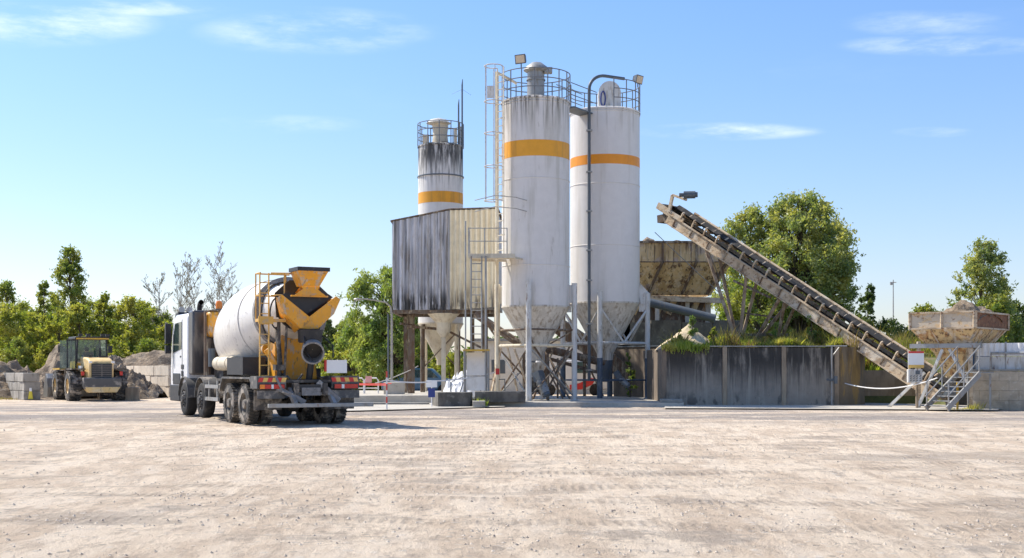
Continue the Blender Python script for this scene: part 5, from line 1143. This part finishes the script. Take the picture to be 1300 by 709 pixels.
for (a_, b_) in (((-.42, -1.45), (.42, -1.45)), ((.42, -1.45), (.42, -.7)), ((.42, -.7), (-.42, -.7)), ((-.42, -.7), (-.42, -1.45))):
    m.beam((HX+a_[0], a_[1], 4.09), (HX+b_[0], b_[1], 4.09), .04, .10)
m.xf(Matrix.Identity(4)); m.build('hopper_rim', black_p, TR, local=True)
m = MB(); m.prism([(HX-.26, 3.66), (HX+.26, 3.66), (HX+.20, 3.58), (HX+.42, 3.42), (HX-.42, 3.42), (HX-.20, 3.58)], -1.14, 'y', -1.17); m.box(HX-.5, HX+.5, -1.14, -1.02, 3.38, 3.42); m.add([(HX-.26, -1.15, 3.66), (HX+.26, -1.15, 3.66), (HX+.4, -.6, 3.3), (HX-.4, -.6, 3.3)], [(0, 1, 2, 3)]); m.build('hopper_throat', yel, TR, local=True, recalc=False)
m = MB(); m.lathe([(.30, 0), (.34, .35)], (0, 0, 0), 24, 'z', a0=math.pi*.95, a1=math.pi*2.05); m.xf(Matrix.Translation((HX+.05, -1.0, 2.17))); m.box(HX-.22, HX+.32, -1.0, -.8, 2.2, 2.55); m.build('chute_collar', black_p, TR, local=True)
# chute
ch = Matrix.Translation((HX+.10, -1.0, 2.08)) @ Matrix.Rotation(R(-17), 4, 'Z') @ Matrix.Rotation(R(16), 4, 'X')
m = MB(); m.lathe([(.21, .1), (.26, -.1), (.27, -.62), (.30, -.63), (.30, -.68), (.26, -.68), (.245, -.1), (.20, .08)], (0, 0, 0), 30, 'y'); m.xf(ch); m.build('discharge_chute', chute_m, TR, local=True)
m = MB(); m.lathe([(.235, -.3), (.01, -.3)], (0, 0, 0), 24, 'y'); m.xf(ch); m.build('chute_mouth_shade', black_p, TR, local=True)  # black disc in place of the shaded chute interior
m = MB(); m.tube([(HX-.18, -1.1, 2.5), (HX-.22, -1.45, 1.95), (HX-.1, -1.6, 1.7)], .018, 6); m.tube([(HX+.3, -1.1, 2.4), (HX+.5, -1.5, 2.1), (HX+.45, -1.65, 1.8)], .018, 6); m.tube([(HX+.1, -1.0, 1.9), (HX+.05, -.9, 1.2)], .09, 10); m.build('chute_support', black_p, TR, local=True)
# folded half-round spare chute on the right
m = MB(); m.lathe([(.28, -.8), (.28, .45), (.25, .45), (.25, -.8)], (0, 0, 0), 20, 'y', a0=0, a1=math.pi); m.xf(Matrix.Translation((1.15, -.25, 1.42)) @ Matrix.Rotation(R(-12), 4, 'Z')); m.build('spare_chute', grey_dirt, TR, local=True)
m = MB(); m.box(.42, .98, -1.5, -1.48, 1.38, 1.72); m.build('number_plate', sign_w, TR, local=True)
m = MB(); m.box(.36, .42, -1.5, -1.46, 1.42, 1.72); m.build('side_marker', red_l, TR, local=True)
# ladder with platform
m = MB()
for x in (-1.14, -.90): m.box(x-.015, x+.015, -.75, -.71, 1.18, 4.0)
for k in range(10): m.box(-1.12, -.92, -.74, -.71, 1.30+k*.27, 1.325+k*.27)
m.build('ladder', yel_l, TR, local=True)
m = MB(); m.box(-1.18, -.45, -.80, -.45, 2.72, 2.80); m.box(-1.2, -.8, -.82, -.78, 2.66, 2.86); m.build('platform', yel_l, TR, local=True)
m = MB()
for z in (3.42, 4.0): m.tube([(-1.12, -.72, z), (-1.12, -.30, z), (-.2, -.30, z)], .02, 6); m.tube([(-.84, -.72, z), (-.4, -.85, z), (-.3, -.7, z)], .02, 6)
for p_ in ((-1.12, -.3), (-.5, -.8), (-.3, -.3)): m.tube([(*p_, 2.8), (*p_, 4.0)], .02, 6)
m.build('ladder_rail', yel_l, TR, local=True)

# ------------------------------------------------------------------ wheel loader
WL = thing('wheel_loader', 'faded yellow wheel loader parked facing the gravel heaps, cab door open', 'loader', (-19.3, 57, 0), R(31))
for (y, sd) in ((0, -1), (0, 1), (2.95, -1), (2.95, 1)):
    x0, x1 = (-1.28, -.76) if sd < 0 else (.76, 1.28)
    m = MB(); tyre(m, x0, x1, y, .69, .66, .36, 20, .05, 36); wh = m.build('wheel', tyre_d, WL, local=True)
    m = MB(); m.lathe([(.35, 0), (.33, -sd*.05), (.30, -sd*.16), (.16, -sd*.16), (.13, -sd*.04), (.01, -sd*.04)], (sd*1.25, y, .69), 28, 'x'); m.build('rim', cream_y, wh, local=True)
m = MB(); m.box(-.55, .55, -.9, .9, .6, 1.05); m.box(-.4, .4, .9, 3.3, .55, .95); m.tube([(-.8, 0, .66), (.8, 0, .66)], .14, 10); m.tube([(-.8, 2.95, .66), (.8, 2.95, .66)], .14, 10); m.build('chassis', grey_dirt, WL, local=True)
m = MB(); m.prism([(-1.15, 1.0), (.75, 1.0), (.75, 2.05), (-.55, 1.98), (-1.05, 1.85), (-1.15, 1.7)], .55, 'x', -.55); m.build('engine_hood', cream_y, WL, local=True, bevel=.07)
m = MB(); m.box(-.45, .45, -1.19, -1.155, 1.08, 1.72); m.build('radiator_grille', black_p, WL, local=True)
m = MB()
for k in range(7): m.box(-.43, .43, -1.215, -1.192, 1.12+k*.085, 1.15+k*.085)
m.box(-.02, .02, -1.22, -1.192, 1.1, 1.7); m.build('grille_slats', rim_m, WL, local=True)
for x in (-.5, .5):
    m = MB(); m.box(x-.07, x+.07, -1.21, -1.16, 1.74, 1.83); m.build('work_light', sign_w, WL, local=True)
m = MB(); m.prism([(-.76, .55), (.76, .55), (.84, .72), (.84, 1.08), (-.84, 1.08), (-.84, .72)], -.95, 'y', -1.42); m.build('counterweight', guard_m, WL, local=True, bevel=.05)
m = MB(); m.prism([(-.62, .40), (.62, .40), (.79, .66), (-.79, .66)], -.9, 'y', -1.44); m.build('counterweight_trim', cream_y, WL, local=True, bevel=.03)
for sd in (-1, 1):
    m = MB(); a_, b_ = sorted((sd*.62, sd*1.22)); m.prism([(-.75, 1.44), (.75, 1.44), (1.0, 1.1), (1.05, 1.12), (.78, 1.5), (-.78, 1.5)], b_, 'x', a_); m.build('fender', grey_dirt, WL, local=True)
    m = MB(); m.box(sd*.85-.06, sd*.85+.06, -1.3, -1.22, 1.18, 1.36); m.build('tail_light', red_l, WL, local=True)
    m = MB(); m.prism([(2.1, 1.44), (3.7, 1.44), (3.8, 1.5), (2.1, 1.52)], b_, 'x', a_); m.build('fender', loader_y, WL, local=True)
m = MB(); m.box(-.72, .72, .8, 2.25, 1.0, 1.75); m.box(-.72, -.64, .8, 2.25, 1.75, 1.82); m.box(.64, .72, .8, 2.25, 1.75, 1.82); m.build('cab_base', loader_y, WL, local=True, bevel=.02)
m = MB()
for x in (-.70, .70):
    for y in (.82, 2.2): m.beam((x, y, 1.75), (x*.93, y, 2.85), .07, .07)
m.beam((-.67, .82, 1.9), (.67, .82, 1.9), .05, .05); m.build('cab_frame', black_p, WL, local=True)
m = MB(); m.box(-.78, .78, .7, 2.3, 2.85, 2.99); m.build('cab_roof', black_p, WL, local=True, bevel=.04)
m = MB(); m.box(-.74, .74, .66, .70, 2.86, 2.93); m.build('roof_trim', loader_y, WL, local=True)
m = MB(); m.add([(-.66, .82, 1.92), (.66, .82, 1.92), (.62, .82, 2.84), (-.62, .82, 2.84)], [(0, 1, 2, 3)]); m.add([(-.66, 2.2, 1.82), (.66, 2.2, 1.82), (.62, 2.2, 2.84), (-.62, 2.2, 2.84)], [(0, 1, 2, 3)]); m.add([(.70, .85, 1.82), (.70, 2.17, 1.82), (.655, 2.17, 2.84), (.655, .85, 2.84)], [(0, 1, 2, 3)]); m.build('window', glass, WL, local=True, recalc=False)
dmb = MB(); dmb.box(-1.45, -.74, .78, .80, 1.45, 2.8); dd_ = dmb.build('door_pane', glass, WL, local=True)
m = MB()
for (a_, b_) in (((-1.12, 1.4), (-1.12, 2.82)), ((-.74, 1.4), (-.74, 2.82)), ((-1.12, 2.82), (-.74, 2.82)), ((-1.12, 1.4), (-.74, 1.4))): m.beam((a_[0], .79, a_[1]), (b_[0], .79, b_[1]), .05, .05, (0, 1, 0))
m.build('door_frame', black_p, WL, local=True)
m = MB()
for x in (-.55, -.2, .45, .68): m.box(x-.09, x+.09, .62, .74, 3.0, 3.12)
m.tube([(-.1, 1.5, 3.0), (-.1, 1.5, 3.15)], .05, 8); m.build('roof_lights', black_p, WL, local=True)
for sd in (-1, 1):
    m = MB(); m.tube([(sd*.72, 2.2, 2.6), (sd*1.15, 2.25, 2.65), (sd*1.15, 2.25, 2.35)], .02, 6); m.box(sd*1.15-.1, sd*1.15+.1, 2.2, 2.25, 2.25, 2.6); m.build('mirror', black_p, WL, local=True)
m = MB(); m.tube([(.25, .3, 2.0), (.25, .3, 2.45)], .05, 10); m.tube([(-.3, -.2, 1.98), (-.3, -.2, 2.12)], .07, 10); m.box(.1, .5, -.2, .2, 1.99, 2.08); m.build('exhaust_pipe', black_p, WL, local=True)
m = MB(); m.box(-.75, -.66, -.3, .2, 1.35, 1.62); m.build('side_decal', sign_w, WL, local=True)
for sd in (-1, 1):
    m = MB(); m.beam((sd*.42, 2.4, 1.75), (sd*.5, 3.9, .7), .12, .3); m.build('lift_arm', loader_y, WL, local=True)
m = MB(); bp = [(3.95, .12), (4.9, .12), (5.05, .16), (4.9, .2), (4.15, .22), (4.0, .6), (4.1, 1.0), (4.3, 1.22), (4.2, 1.25), (3.95, 1.02), (3.82, .6)]
m.prism(bp, 1.4, 'x', -1.4)
for sd in (-1, 1): a_, b_ = sorted((sd*1.401, sd*1.44)); m.prism([(3.9, .1), (5.05, .12), (4.75, .75), (4.3, 1.25), (3.95, 1.02), (3.8, .6)], b_, 'x', a_)
m.build('bucket', steel, WL, local=True, smooth=30)
# loader driver
def skin_person(name, label, loc, rotz, scale=1.):
    me = bpy.data.meshes.new(name)
    J = {'pel': (0, 0, .12, .15), 'bel': (0, .02, .30, .135), 'che': (0, .03, .50, .16), 'nek': (0, .03, .66, .06), 'jaw': (0, .05, .74, .07), 'hed': (0, .05, .83, .098), 'top': (0, .04, .90, .07),
         'ls': (-.18, .03, .58, .06), 'le': (-.24, .12, .36, .045), 'lh': (-.16, .36, .36, .033), 'lf': (-.14, .44, .38, .022),
         'rs': (.18, .03, .58, .06), 're': (.24, .12, .36, .045), 'rh': (.16, .36, .36, .033), 'rf': (.14, .44, .38, .022),
         'lk': (-.13, .42, .14, .07), 'la': (-.14, .50, -.25, .045), 'lt': (-.14, .64, -.30, .04), 'rk': (.13, .42, .14, .07), 'ra': (.14, .50, -.25, .045), 'rt': (.14, .64, -.30, .04),
         'lp': (-.09, .08, .11, .09), 'rp': (.09, .08, .11, .09)}
    K = list(J); E = ['pel bel', 'bel che', 'che nek', 'nek jaw', 'jaw hed', 'hed top', 'che ls', 'ls le', 'le lh', 'lh lf', 'che rs', 'rs re', 're rh', 'rh rf', 'pel lp', 'lp lk', 'lk la', 'la lt', 'pel rp', 'rp rk', 'rk ra', 'ra rt']
    me.from_pydata([J[k][:3] for k in K], [tuple(K.index(q) for q in e.split()) for e in E], [])
    o = bpy.data.objects.new(name, me); COL.objects.link(o); o.location = loc; o.rotation_euler = (0, 0, rotz)
    sk_ = o.modifiers.new('skin', 'SKIN'); 
    if not me.skin_vertices: bpy.context.view_layer.objects.active = o; 
    for i, k in enumerate(K):
        if me.skin_vertices:
            me.skin_vertices[0].data[i].radius = (J[k][3],)*2
            me.skin_vertices[0].data[i].use_root = (k == 'pel')
    sb = o.modifiers.new('sub', 'SUBSURF'); sb.levels = 1; sb.render_levels = 2
    me.materials.append(cloth_b); ROOT[o] = Matrix.Translation(loc) @ Matrix.Rotation(rotz, 4, 'Z')
    return tag(o, label, 'person')
dp = ROOT[WL] @ Vector((-.12, 1.35, 1.52))
pr = skin_person('person', 'driver in dark blue work clothes seated in the loader cab', tuple(dp), R(31))
m = MB(); m.ell((0, .05, .84), (.10, .115, .13), 14, 10); m.ell((0, .17, .83), (.018, .03, .025), 8, 6)
for sx in (-1, 1): m.ell((sx*.105, .05, .83), (.015, .03, .035), 8, 6)
m.build('head_skin', skin_m, pr, local=True)
m = MB(); m.ell((0, .03, .87), (.113, .12, .12), 14, 10); m.build('hair', hair_m, pr, local=True)
m = MB(); m.box(-.36, .10, .95, 1.05, 1.5, 2.25); m.box(-.36, .10, 1.05, 1.5, 1.45, 1.58); m.build('driver_seat', black_p, WL, local=True, bevel=.04)
# ------------------------------------------------------------------ left yard: block walls and gravel heaps
def blockwall(name, label, a, dirv, L, rows, bh, bl, th, mat, z0=0, endmat=None):
    a = Vector(a); d = Vector((*dirv, 0)).normalized(); n_ = Vector((d.y, -d.x, 0)); n_ = n_ if n_.y < 0 else -n_
    t = thing(name, label, 'wall', tuple(a)); m = MB(); r2 = random.Random(int(a.x*10))
    for r_ in range(rows):
        u = 0; k = 0
        while u < L-.1:
            w = bl*(.5 if (r_ % 2 and k == 0) else 1); w = min(w, L-u); j = r2.uniform(-.025, .025)
            p = a+d*(u+.012)-n_*(th/2+j); q = a+d*(u+w-.012)-n_*(th/2+j); zc = z0+r_*bh+bh/2
            m.beam(p+Vector((0, 0, zc)), q+Vector((0, 0, zc)), th, bh-.02); u += w; k += 1
    m.build('blocks', mat, t, bevel=.015, smooth=0); return t
bl1 = pm('yard_block', (.40, .37, .32), [((.24, .22, .19), (1.5, 1.5, 1.5), .45, .68, .7), ((.16, .15, .13), (5, 5, 2), .56, .74, .5), ((.52, .48, .42), (6, 6, 6), .6, .75, .4)], rough=.9, bump=.01)
bl2 = pm('yard_block_pale', (.62, .54, .43), [((.46, .39, .3), (1.5, 1.5, 1.5), .5, .72, .6), ((.3, .26, .2), (5, 5, 2), .6, .76, .4)], rough=.9, bump=.01)
blockwall('block_wall', 'grey three course block wall at the far left, a yellow sign on its end', (-23.05, 58, 0), (-.57, .82), 7.5, 3, .43, .95, .75, bl1)
tt = thing('small_sign', 'small white and yellow sign on the dark end of the block wall', 'sign', (-22.7, 58.1, .3))
m = MB(); m.prism([(-22.86, .05), (-22.62, .05), (-22.68, .42), (-22.80, .42)], 58.06, 'y', 58.03); 
m.xf(Matrix.Identity(4)); m.build('lower_half', pm('warning_yellow', (.75, .62, .05), rough=.5), tt)
m = MB(); m.prism([(-22.80, .422), (-22.68, .422), (-22.69, .58), (-22.79, .58)], 58.06, 'y', 58.03); m.build('upper_half', sign_w, tt)
heap('gravel_heap', 'tall grey rubble heap behind the left block wall', -23.6, 64.5, 4.3, 3.6, 2.35, heap_m, 2, 0, peaks=[(.05, 0, .9, 1.), (-.6, .1, .8, .8), (.45, .1, .62, .62), (-.2, -.5, .55, .5)], rough=.8, n=80)
heap('gravel_heap', 'smaller pale spoil heap in front of the tall rubble heap', -25.8, 61.8, 2.6, 2.2, 1.75, heap_b, 5, 0, rough=.45, peaks=[(0, 0, 1, 1), (.5, .2, .6, .6)])
heap('gravel_heap', 'dark brown rubble heap on the right side of the loader', GX(158, 63), 63, 2.1, 2.2, 2.0, heap_m, 9, 0, peaks=[(-.25, 0, 1.0, 1.), (.35, -.2, .8, .55)], rough=.75, n=60)
heap('gravel_heap', 'low tan gravel spill at the foot of the dark heap', GX(165, 60.5), 60.5, 1.25, .9, .8, heap_b, 10, 0, rough=.4)
heap('gravel_heap', 'long flat brown heap topping the far pale block wall', GX(196, 76), 76, 5.4, 2.0, 2.6, heap_m, 14, 0, peaks=[(-.5, 0, .6, .9), (0, 0, .8, 1.), (.5, 0, .6, .95)], rough=.25, n=50, pw=.4)
blockwall('block_wall', 'pale block wall running back beyond the truck cab', (GX(214, 64), 64, 0), (-.52, .85), 11, 3, .55, 1.4, .6, bl2)
block('single tan concrete block between the loader and the pale wall', [(GX(159, 57), 57), (GX(177, 57), 57), (GX(178, 57.7), 57.7), (GX(160, 57.8), 57.8)], 0, .62, conc_brown, (GX(168, 57.3), 57.3, 0))
# ------------------------------------------------------------------ trees, left
def T(name, lab, px, d, topy, rpx, mat, shape, seed, leaves, **k):
    h = (CH+(HZ-topy)*d/F-k.get('z0', 0))*.94; r = rpx*d/F; k['ls'] = k.get('ls', .12)*.8; k['crs'] = k.get('crs', .33)*.85; k['nclus'] = int(k.get('nclus', 60)*1.5)
    return tree(name, lab, GX(px, d), d, h, r*1.24, mat, shape, seed, leaves=int(leaves*1.5), **k)
GL = 'yellow green trees in the row behind the yard'
left = [(-22, 84, 395, 34, lf_yel, 'wide'), (8, 86, 352, 26, lf_mid, 'cone'), (14, 80, 384, 30, lf_yel, 'wide'), (44, 82, 396, 26, lf_yel, 'wide'), (58, 90, 352, 17, lf_mid, 'cone'), (74, 80, 392, 24, lf_yel, 'round'),
        (100, 79, 384, 24, lf_yel, 'wide'), (128, 80, 368, 20, lf_yel, 'cone'), (134, 82, 398, 24, lf_mid, 'wide'), (168, 80, 372, 28, lf_yel, 'wide'), (196, 84, 386, 24, lf_mid, 'wide'), (218, 82, 404, 24, lf_yel, 'wide'), (246, 86, 420, 26, lf_mid, 'wide'), (34, 92, 392, 26, lf_mid, 'cone')]
labs = ['yellow green tree cut off by the left photo edge', 'loose dark topped tree at the far left, above its neighbours', 'broad yellow green tree second from the left edge', 'low yellow green tree above the rubble heap', 'slim mid green tree just left of the tallest one',
        'round yellow green tree in front of the tallest one', 'yellow green tree directly above the loader', 'pointed yellow green tree right of the loader cab', 'dull green bushy tree right of the loader', 'broad yellow green tree over the brown rubble heap', 'dull green tree left of the truck cab', 'low yellow green tree touching the truck cab', 'low dull green tree hidden behind the truck drum', 'narrow dull green tree between the first two tall crowns']
for i, (px, d, ty, rp, mt3, shp) in enumerate(left):
    T('broadleaf_tree', labs[i], px, d, ty, rp, mt3, shp, 100+i, 7000, clear=.05, nclus=64, ls=.12, crs=.34, trunk_r=.1, group=GL)
T('tall_tree', 'tallest dark green tree with loose upright crown above the loader', 92, 86, 306, 32, lf_mid, 'cone', 7, 11000, clear=.1, nclus=90, ls=.125, crs=.30, trunk_r=.16)
for i, (px, ty, rp, lb) in enumerate(((28, 380, 30, 'rounded tree rising between the first two pointed crowns'), (68, 384, 26, 'tree filling the gap left of the tallest crown'), (118, 376, 30, 'tree in the second row right of the tallest crown'), (150, 382, 28, 'second row tree above the dark brown heap'), (184, 378, 26, 'second row tree below the leafless crowns'), (-8, 372, 30, 'second row tree at the extreme left'))):
    T('broadleaf_tree', lb, px, 95, ty, rp, lf_yel if i % 2 else lf_mid, 'wide', 400+i, 7000, clear=.05, nclus=60, group=GL)
for i, (px, rp) in enumerate(((20, 22), (63, 20), (108, 24), (150, 22), (192, 24), (232, 22))):
    T('bush', ['bush behind the tall rubble heap', 'bush at the right end of the tall rubble heap', 'bush directly behind the loader', 'bush above the dark brown heap', 'bush above the pale block wall', 'bush just behind the truck cab'][i], px, 77, 430, rp, lf_yel if i % 2 else lf_mid, 'bush', 140+i, 5000, clear=0, nclus=40, ls=.11, crs=.4, trunk_r=.05, cat='bush', group='bushes at the foot of the left tree row')
for i, (px, ty, lb) in enumerate(((197, 352, 'bare twiggy tree at the left end of the leafless group'), (231, 340, 'bare tree standing directly above the truck cab'), (262, 332, 'bare fine branched tree between cab and drum'), (277, 345, 'small bare tree just left of the drum top'), (297, 326, 'tallest bare tree above the white drum'))):
    bare_tree('bare_tree', lb, GX(px, 84), 84, CH+(HZ-ty)*84/F, 40+i, 'leafless trees behind the mixer truck')
# ------------------------------------------------------------------ trees, middle
T('willow_tree', 'big rounded willow leaning against the left side of the shed', 497, 68, 332, 56, lf_willow, 'round', 61, 26000, clear=.15, nclus=150, ls=.14, crs=.26, trunk_r=.42, droop=.9, inner=.2)
mid = [(430, 86, 408, 17, lf_dark, 'round', 'dark green tree seen just right of the orange chute'), (446, 80, 404, 22, lf_mid, 'wide', 'mid green tree at the left foot of the willow'), (415, 84, 402, 14, lf_dark, 'cone', 'slim dark tree half hidden by the truck chute'), (545, 82, 430, 26, lf_mid, 'wide', 'green tree seen beneath the shed')]
for i, (px, d, ty, rp, mt3, shp, lb) in enumerate(mid):
    T('broadleaf_tree', lb, px, d, ty, rp, mt3, shp, 170+i, 6500, clear=.05, nclus=60, ls=.12, crs=.33, trunk_r=.1, group='trees between the truck and the shed')
for i, (px, rp, ty, lb) in enumerate(((422, 18, 446, 'yellow green bush right of the spare chute'), (450, 22, 440, 'widest yellow green bush behind the hoop barriers'), (482, 20, 444, 'bush in front of the willow trunk'), (515, 18, 450, 'bush right of the willow trunk'), (572, 22, 448, 'bush beneath the shed floor'), (610, 18, 452, 'bush behind the access ladder'))):
    T('bush', lb, px, 74, ty, rp, lf_yel, 'bush', 200+i, 5000, clear=0, nclus=40, ls=.10, crs=.4, trunk_r=.05, cat='bush', group='bushes behind the wash basin')
# ------------------------------------------------------------------ trees, right
T('large_tree', 'largest tree, silver green broad crown behind the conveyor', 1012, 82, 238, 68, lf_silver, 'wide', 81, 34000, clear=.22, nclus=190, ls=.15, crs=.23, trunk_r=.35, z0=1.5, inner=.25)
T('large_tree', 'lighter lobed tree between the ochre bin and the largest tree', 948, 84, 256, 40, lf_silver, 'round', 82, 14000, clear=.2, nclus=90, ls=.14, crs=.28, trunk_r=.25, z0=1.5, inner=.3)
T('large_tree', 'dark lower tree filling the gap beneath the conveyor', 965, 80, 345, 40, lf_mid, 'round', 83, 12000, clear=.05, nclus=80, ls=.13, crs=.3, trunk_r=.2, z0=1.5)
T('large_tree', 'dark green tree at the right foot of the largest tree', 1050, 86, 345, 32, lf_dark, 'round', 84, 10000, clear=.05, nclus=70, ls=.13, crs=.3, trunk_r=.2, z0=1.5)
T('large_tree', 'dark green tree low behind the conveyor trestle', 1010, 84, 368, 44, lf_dark, 'wide', 89, 12000, clear=.03, nclus=80, ls=.13, crs=.3, trunk_r=.2, z0=1.5)
T('poplar_tree', 'narrow dark poplar standing alone right of the large crown', 1101, 95, 355, 11, lf_dark, 'poplar', 85, 9000, clear=.04, nclus=70, ls=.12, crs=.42, trunk_r=.12)
T('poplar_tree', 'shorter dark poplar close beside the lone poplar', 1093, 97, 372, 8, lf_dark, 'poplar', 86, 6000, clear=.04, nclus=50, ls=.12, crs=.45, trunk_r=.1)
right = [(1128, 84, 402, 26, lf_dark, 'wide', 'dark bush-like tree right of the poplars'), (1150, 80, 414, 34, lf_dark, 'wide', 'low dark tree above the conveyor tail'), (1176, 84, 384, 24, lf_mid, 'round', 'mid green tree left of the hopper top'), (1262, 78, 366, 34, lf_mid, 'wide', 'mid green tree just right of the hopper'),
         (1296, 82, 378, 26, lf_dark, 'cone', 'dark conical tree at the right photo edge'), (1276, 88, 362, 15, lf_dark, 'poplar', 'slim dark tree between hopper and edge'), (1226, 76, 396, 38, lf_mid, 'wide', 'low green tree directly behind the hopper'), (1322, 84, 380, 26, lf_mid, 'wide', 'green tree cut off by the right edge'), (1200, 86, 392, 32, lf_dark, 'wide', 'dark tree peeking over the hopper rim')]
for i, (px, d, ty, rp, mt3, shp, lb) in enumerate(right):
    T('broadleaf_tree', lb, px, d, ty, rp, mt3, shp, 220+i, 7000, clear=.05, nclus=60, ls=.125, crs=.33, trunk_r=.12, group='trees behind the right side of the yard')
T('tall_tree', 'tall airy silver green tree rising behind the hopper', 1247, 80, 296, 56, lf_silver, 'cone', 91, 15000, clear=.15, nclus=110, ls=.13, crs=.24, trunk_r=.18, inner=.2)
# far wood closing the horizon
rng = np.random.default_rng(77); P = []
for k in range(260):
    x = rng.uniform(-75, 85); c = np.array([x, 112+rng.uniform(-4, 8), rng.uniform(.5, 3.6)+1.2*noise.noise(Vector((x*.15, 0, 0)))])
    d_ = rng.normal(size=(260, 3)); d_ /= np.linalg.norm(d_, axis=1)[:, None]; P.append(c+d_*rng.uniform(.3, 1, (260, 1))*np.array([2.1, 1.6, 1.4]))
fw = leaf_mesh('far_woods', np.concatenate(P), .26, lf_dark, None, rng); tag(fw, 'far continuous wood closing the horizon behind the yard', 'woods', None, 'stuff')
# ------------------------------------------------------------------ grass and weeds
def scatter(n, fx, fy, fz, clump=None):
    out_ = []
    while len(out_) < n:
        x = rng.uniform(*fx); y = fy[0]+(fy[1]-fy[0])*rng.uniform()**1.6
        if clump is not None and noise.noise(Vector((x*clump, y*clump, 2))) < rng.uniform(-.5, .15): continue
        if x < edge_x(y)+.05 or (x < 8.4 and 49.5 < y < 51.8 and fz(x, y) > 2.2 and rng.uniform() < .85): continue
        out_.append((x, y, fz(x, y)))
    return out_
g1 = blades('grass', scatter(14000, (6.3, 13.1), (49.0, 53), lambda x, y: 2.27, .6), .2, .6, .02, gr_m, rng); tag(g1, 'bright green grass growing along the top of the bank', 'grass', None, 'stuff')
g8 = blades('dry_grass', scatter(2600, (6.3, 13.8), (49.0, 52.5), lambda x, y: 2.27, .9), .3, .95, .016, gr_dry, rng); tag(g8, 'dry seed stalks mixed into the green grass of the bank', 'grass', None, 'stuff')
g2 = blades('dry_grass', scatter(7000, (10.5, 20), (52.5, 64), lambda x, y: 2.2 if x < 13 else max(1.0, min(2.2, 1.1+(y-52.1)*.7)), .5), .35, 1.15, .022, gr_dry, rng); tag(g2, 'tall dry brown grass behind the green bank', 'grass', None, 'stuff')
g3 = blades('grass', scatter(6500, (9, 19), (52.3, 58), lambda x, y: 2.2 if x < 13 else max(1.0, min(2.2, 1.1+(y-52.1)*.7)), .6), .25, .7, .02, gr_m, rng); tag(g3, 'green grass on the slope under the conveyor', 'grass', None, 'stuff')
pts = [(x, y, 0.0) for x, y in zip(rng.uniform(15.6, 16.6, 260), rng.uniform(43.2, 44.3, 260))]
g4 = blades('weeds', pts, .1, .4, .012, gr_m, rng); tag(g4, 'weeds sprouting on the ground under the steel stairs', 'weeds', None, 'stuff')
pts = [(x, 48.6+rng.uniform(-.12, .05), 2.38-abs(rng.normal(0, .12))) for x in rng.uniform(5.9, 7.8, 500)]
g5 = blades('creeper', pts, .1, .35, .02, gr_m, rng); tag(g5, 'green creeper hanging over the left end of the wall', 'creeper', None, 'stuff')
for i, (px, d, ty, rp, mt3, lb) in enumerate(((880, 50.2, 402, 10, lf_willow, 'slim leafy shrub on the bank before the bin'), (905, 50.5, 418, 9, lf_yel, 'low shrub beside the worn tyre'), (1030, 50.8, 395, 10, lf_willow, 'tall leafy weed right of the conveyor trestle'), (1048, 51.2, 408, 9, lf_yel, 'small pale weed beneath the conveyor belt'), (862, 49.8, 420, 9, lf_yel, 'low weed beside the small sand heap'), (985, 51, 412, 9, lf_willow, 'leafy weed standing at the trestle foot'), (800, 55.3, 448, 8, lf_willow, 'ivy-like plant climbing in the dark gap between silo legs'))):
    h = CH+(HZ-ty)*d/F-(2.2 if px > 830 else 0.2)
    tree('shrub', lb, GX(px, d), d, h, rp*d/F, mt3, 'cone', 300+i, clear=.02, nclus=26, leaves=900, ls=.07, crs=.35, trunk_r=.02, group='shrubs on the grassy bank', cat='shrub', z0=2.2 if px > 830 else .2)
pts = [(x, y, 0.02) for x, y in zip(rng.uniform(-26.5, -23.3, 420), rng.uniform(57.6, 60, 420)) if (x+23.05)*.82+(y-58)*.57 < -.02]
if pts: g6 = blades('weeds', pts, .06, .2, .012, gr_dry, rng); tag(g6, 'dry weeds at the foot of the left block wall', 'weeds', None, 'stuff')
pts = [(x, y, .05) for x, y in zip(rng.uniform(-1.45, -.95, 120), rng.uniform(46.9, 47.5, 120))]
g7 = blades('weeds', pts, .2, .6, .014, gr_m, rng); tag(g7, 'green weed tuft between the two dark concrete blocks', 'weeds', None, 'stuff')
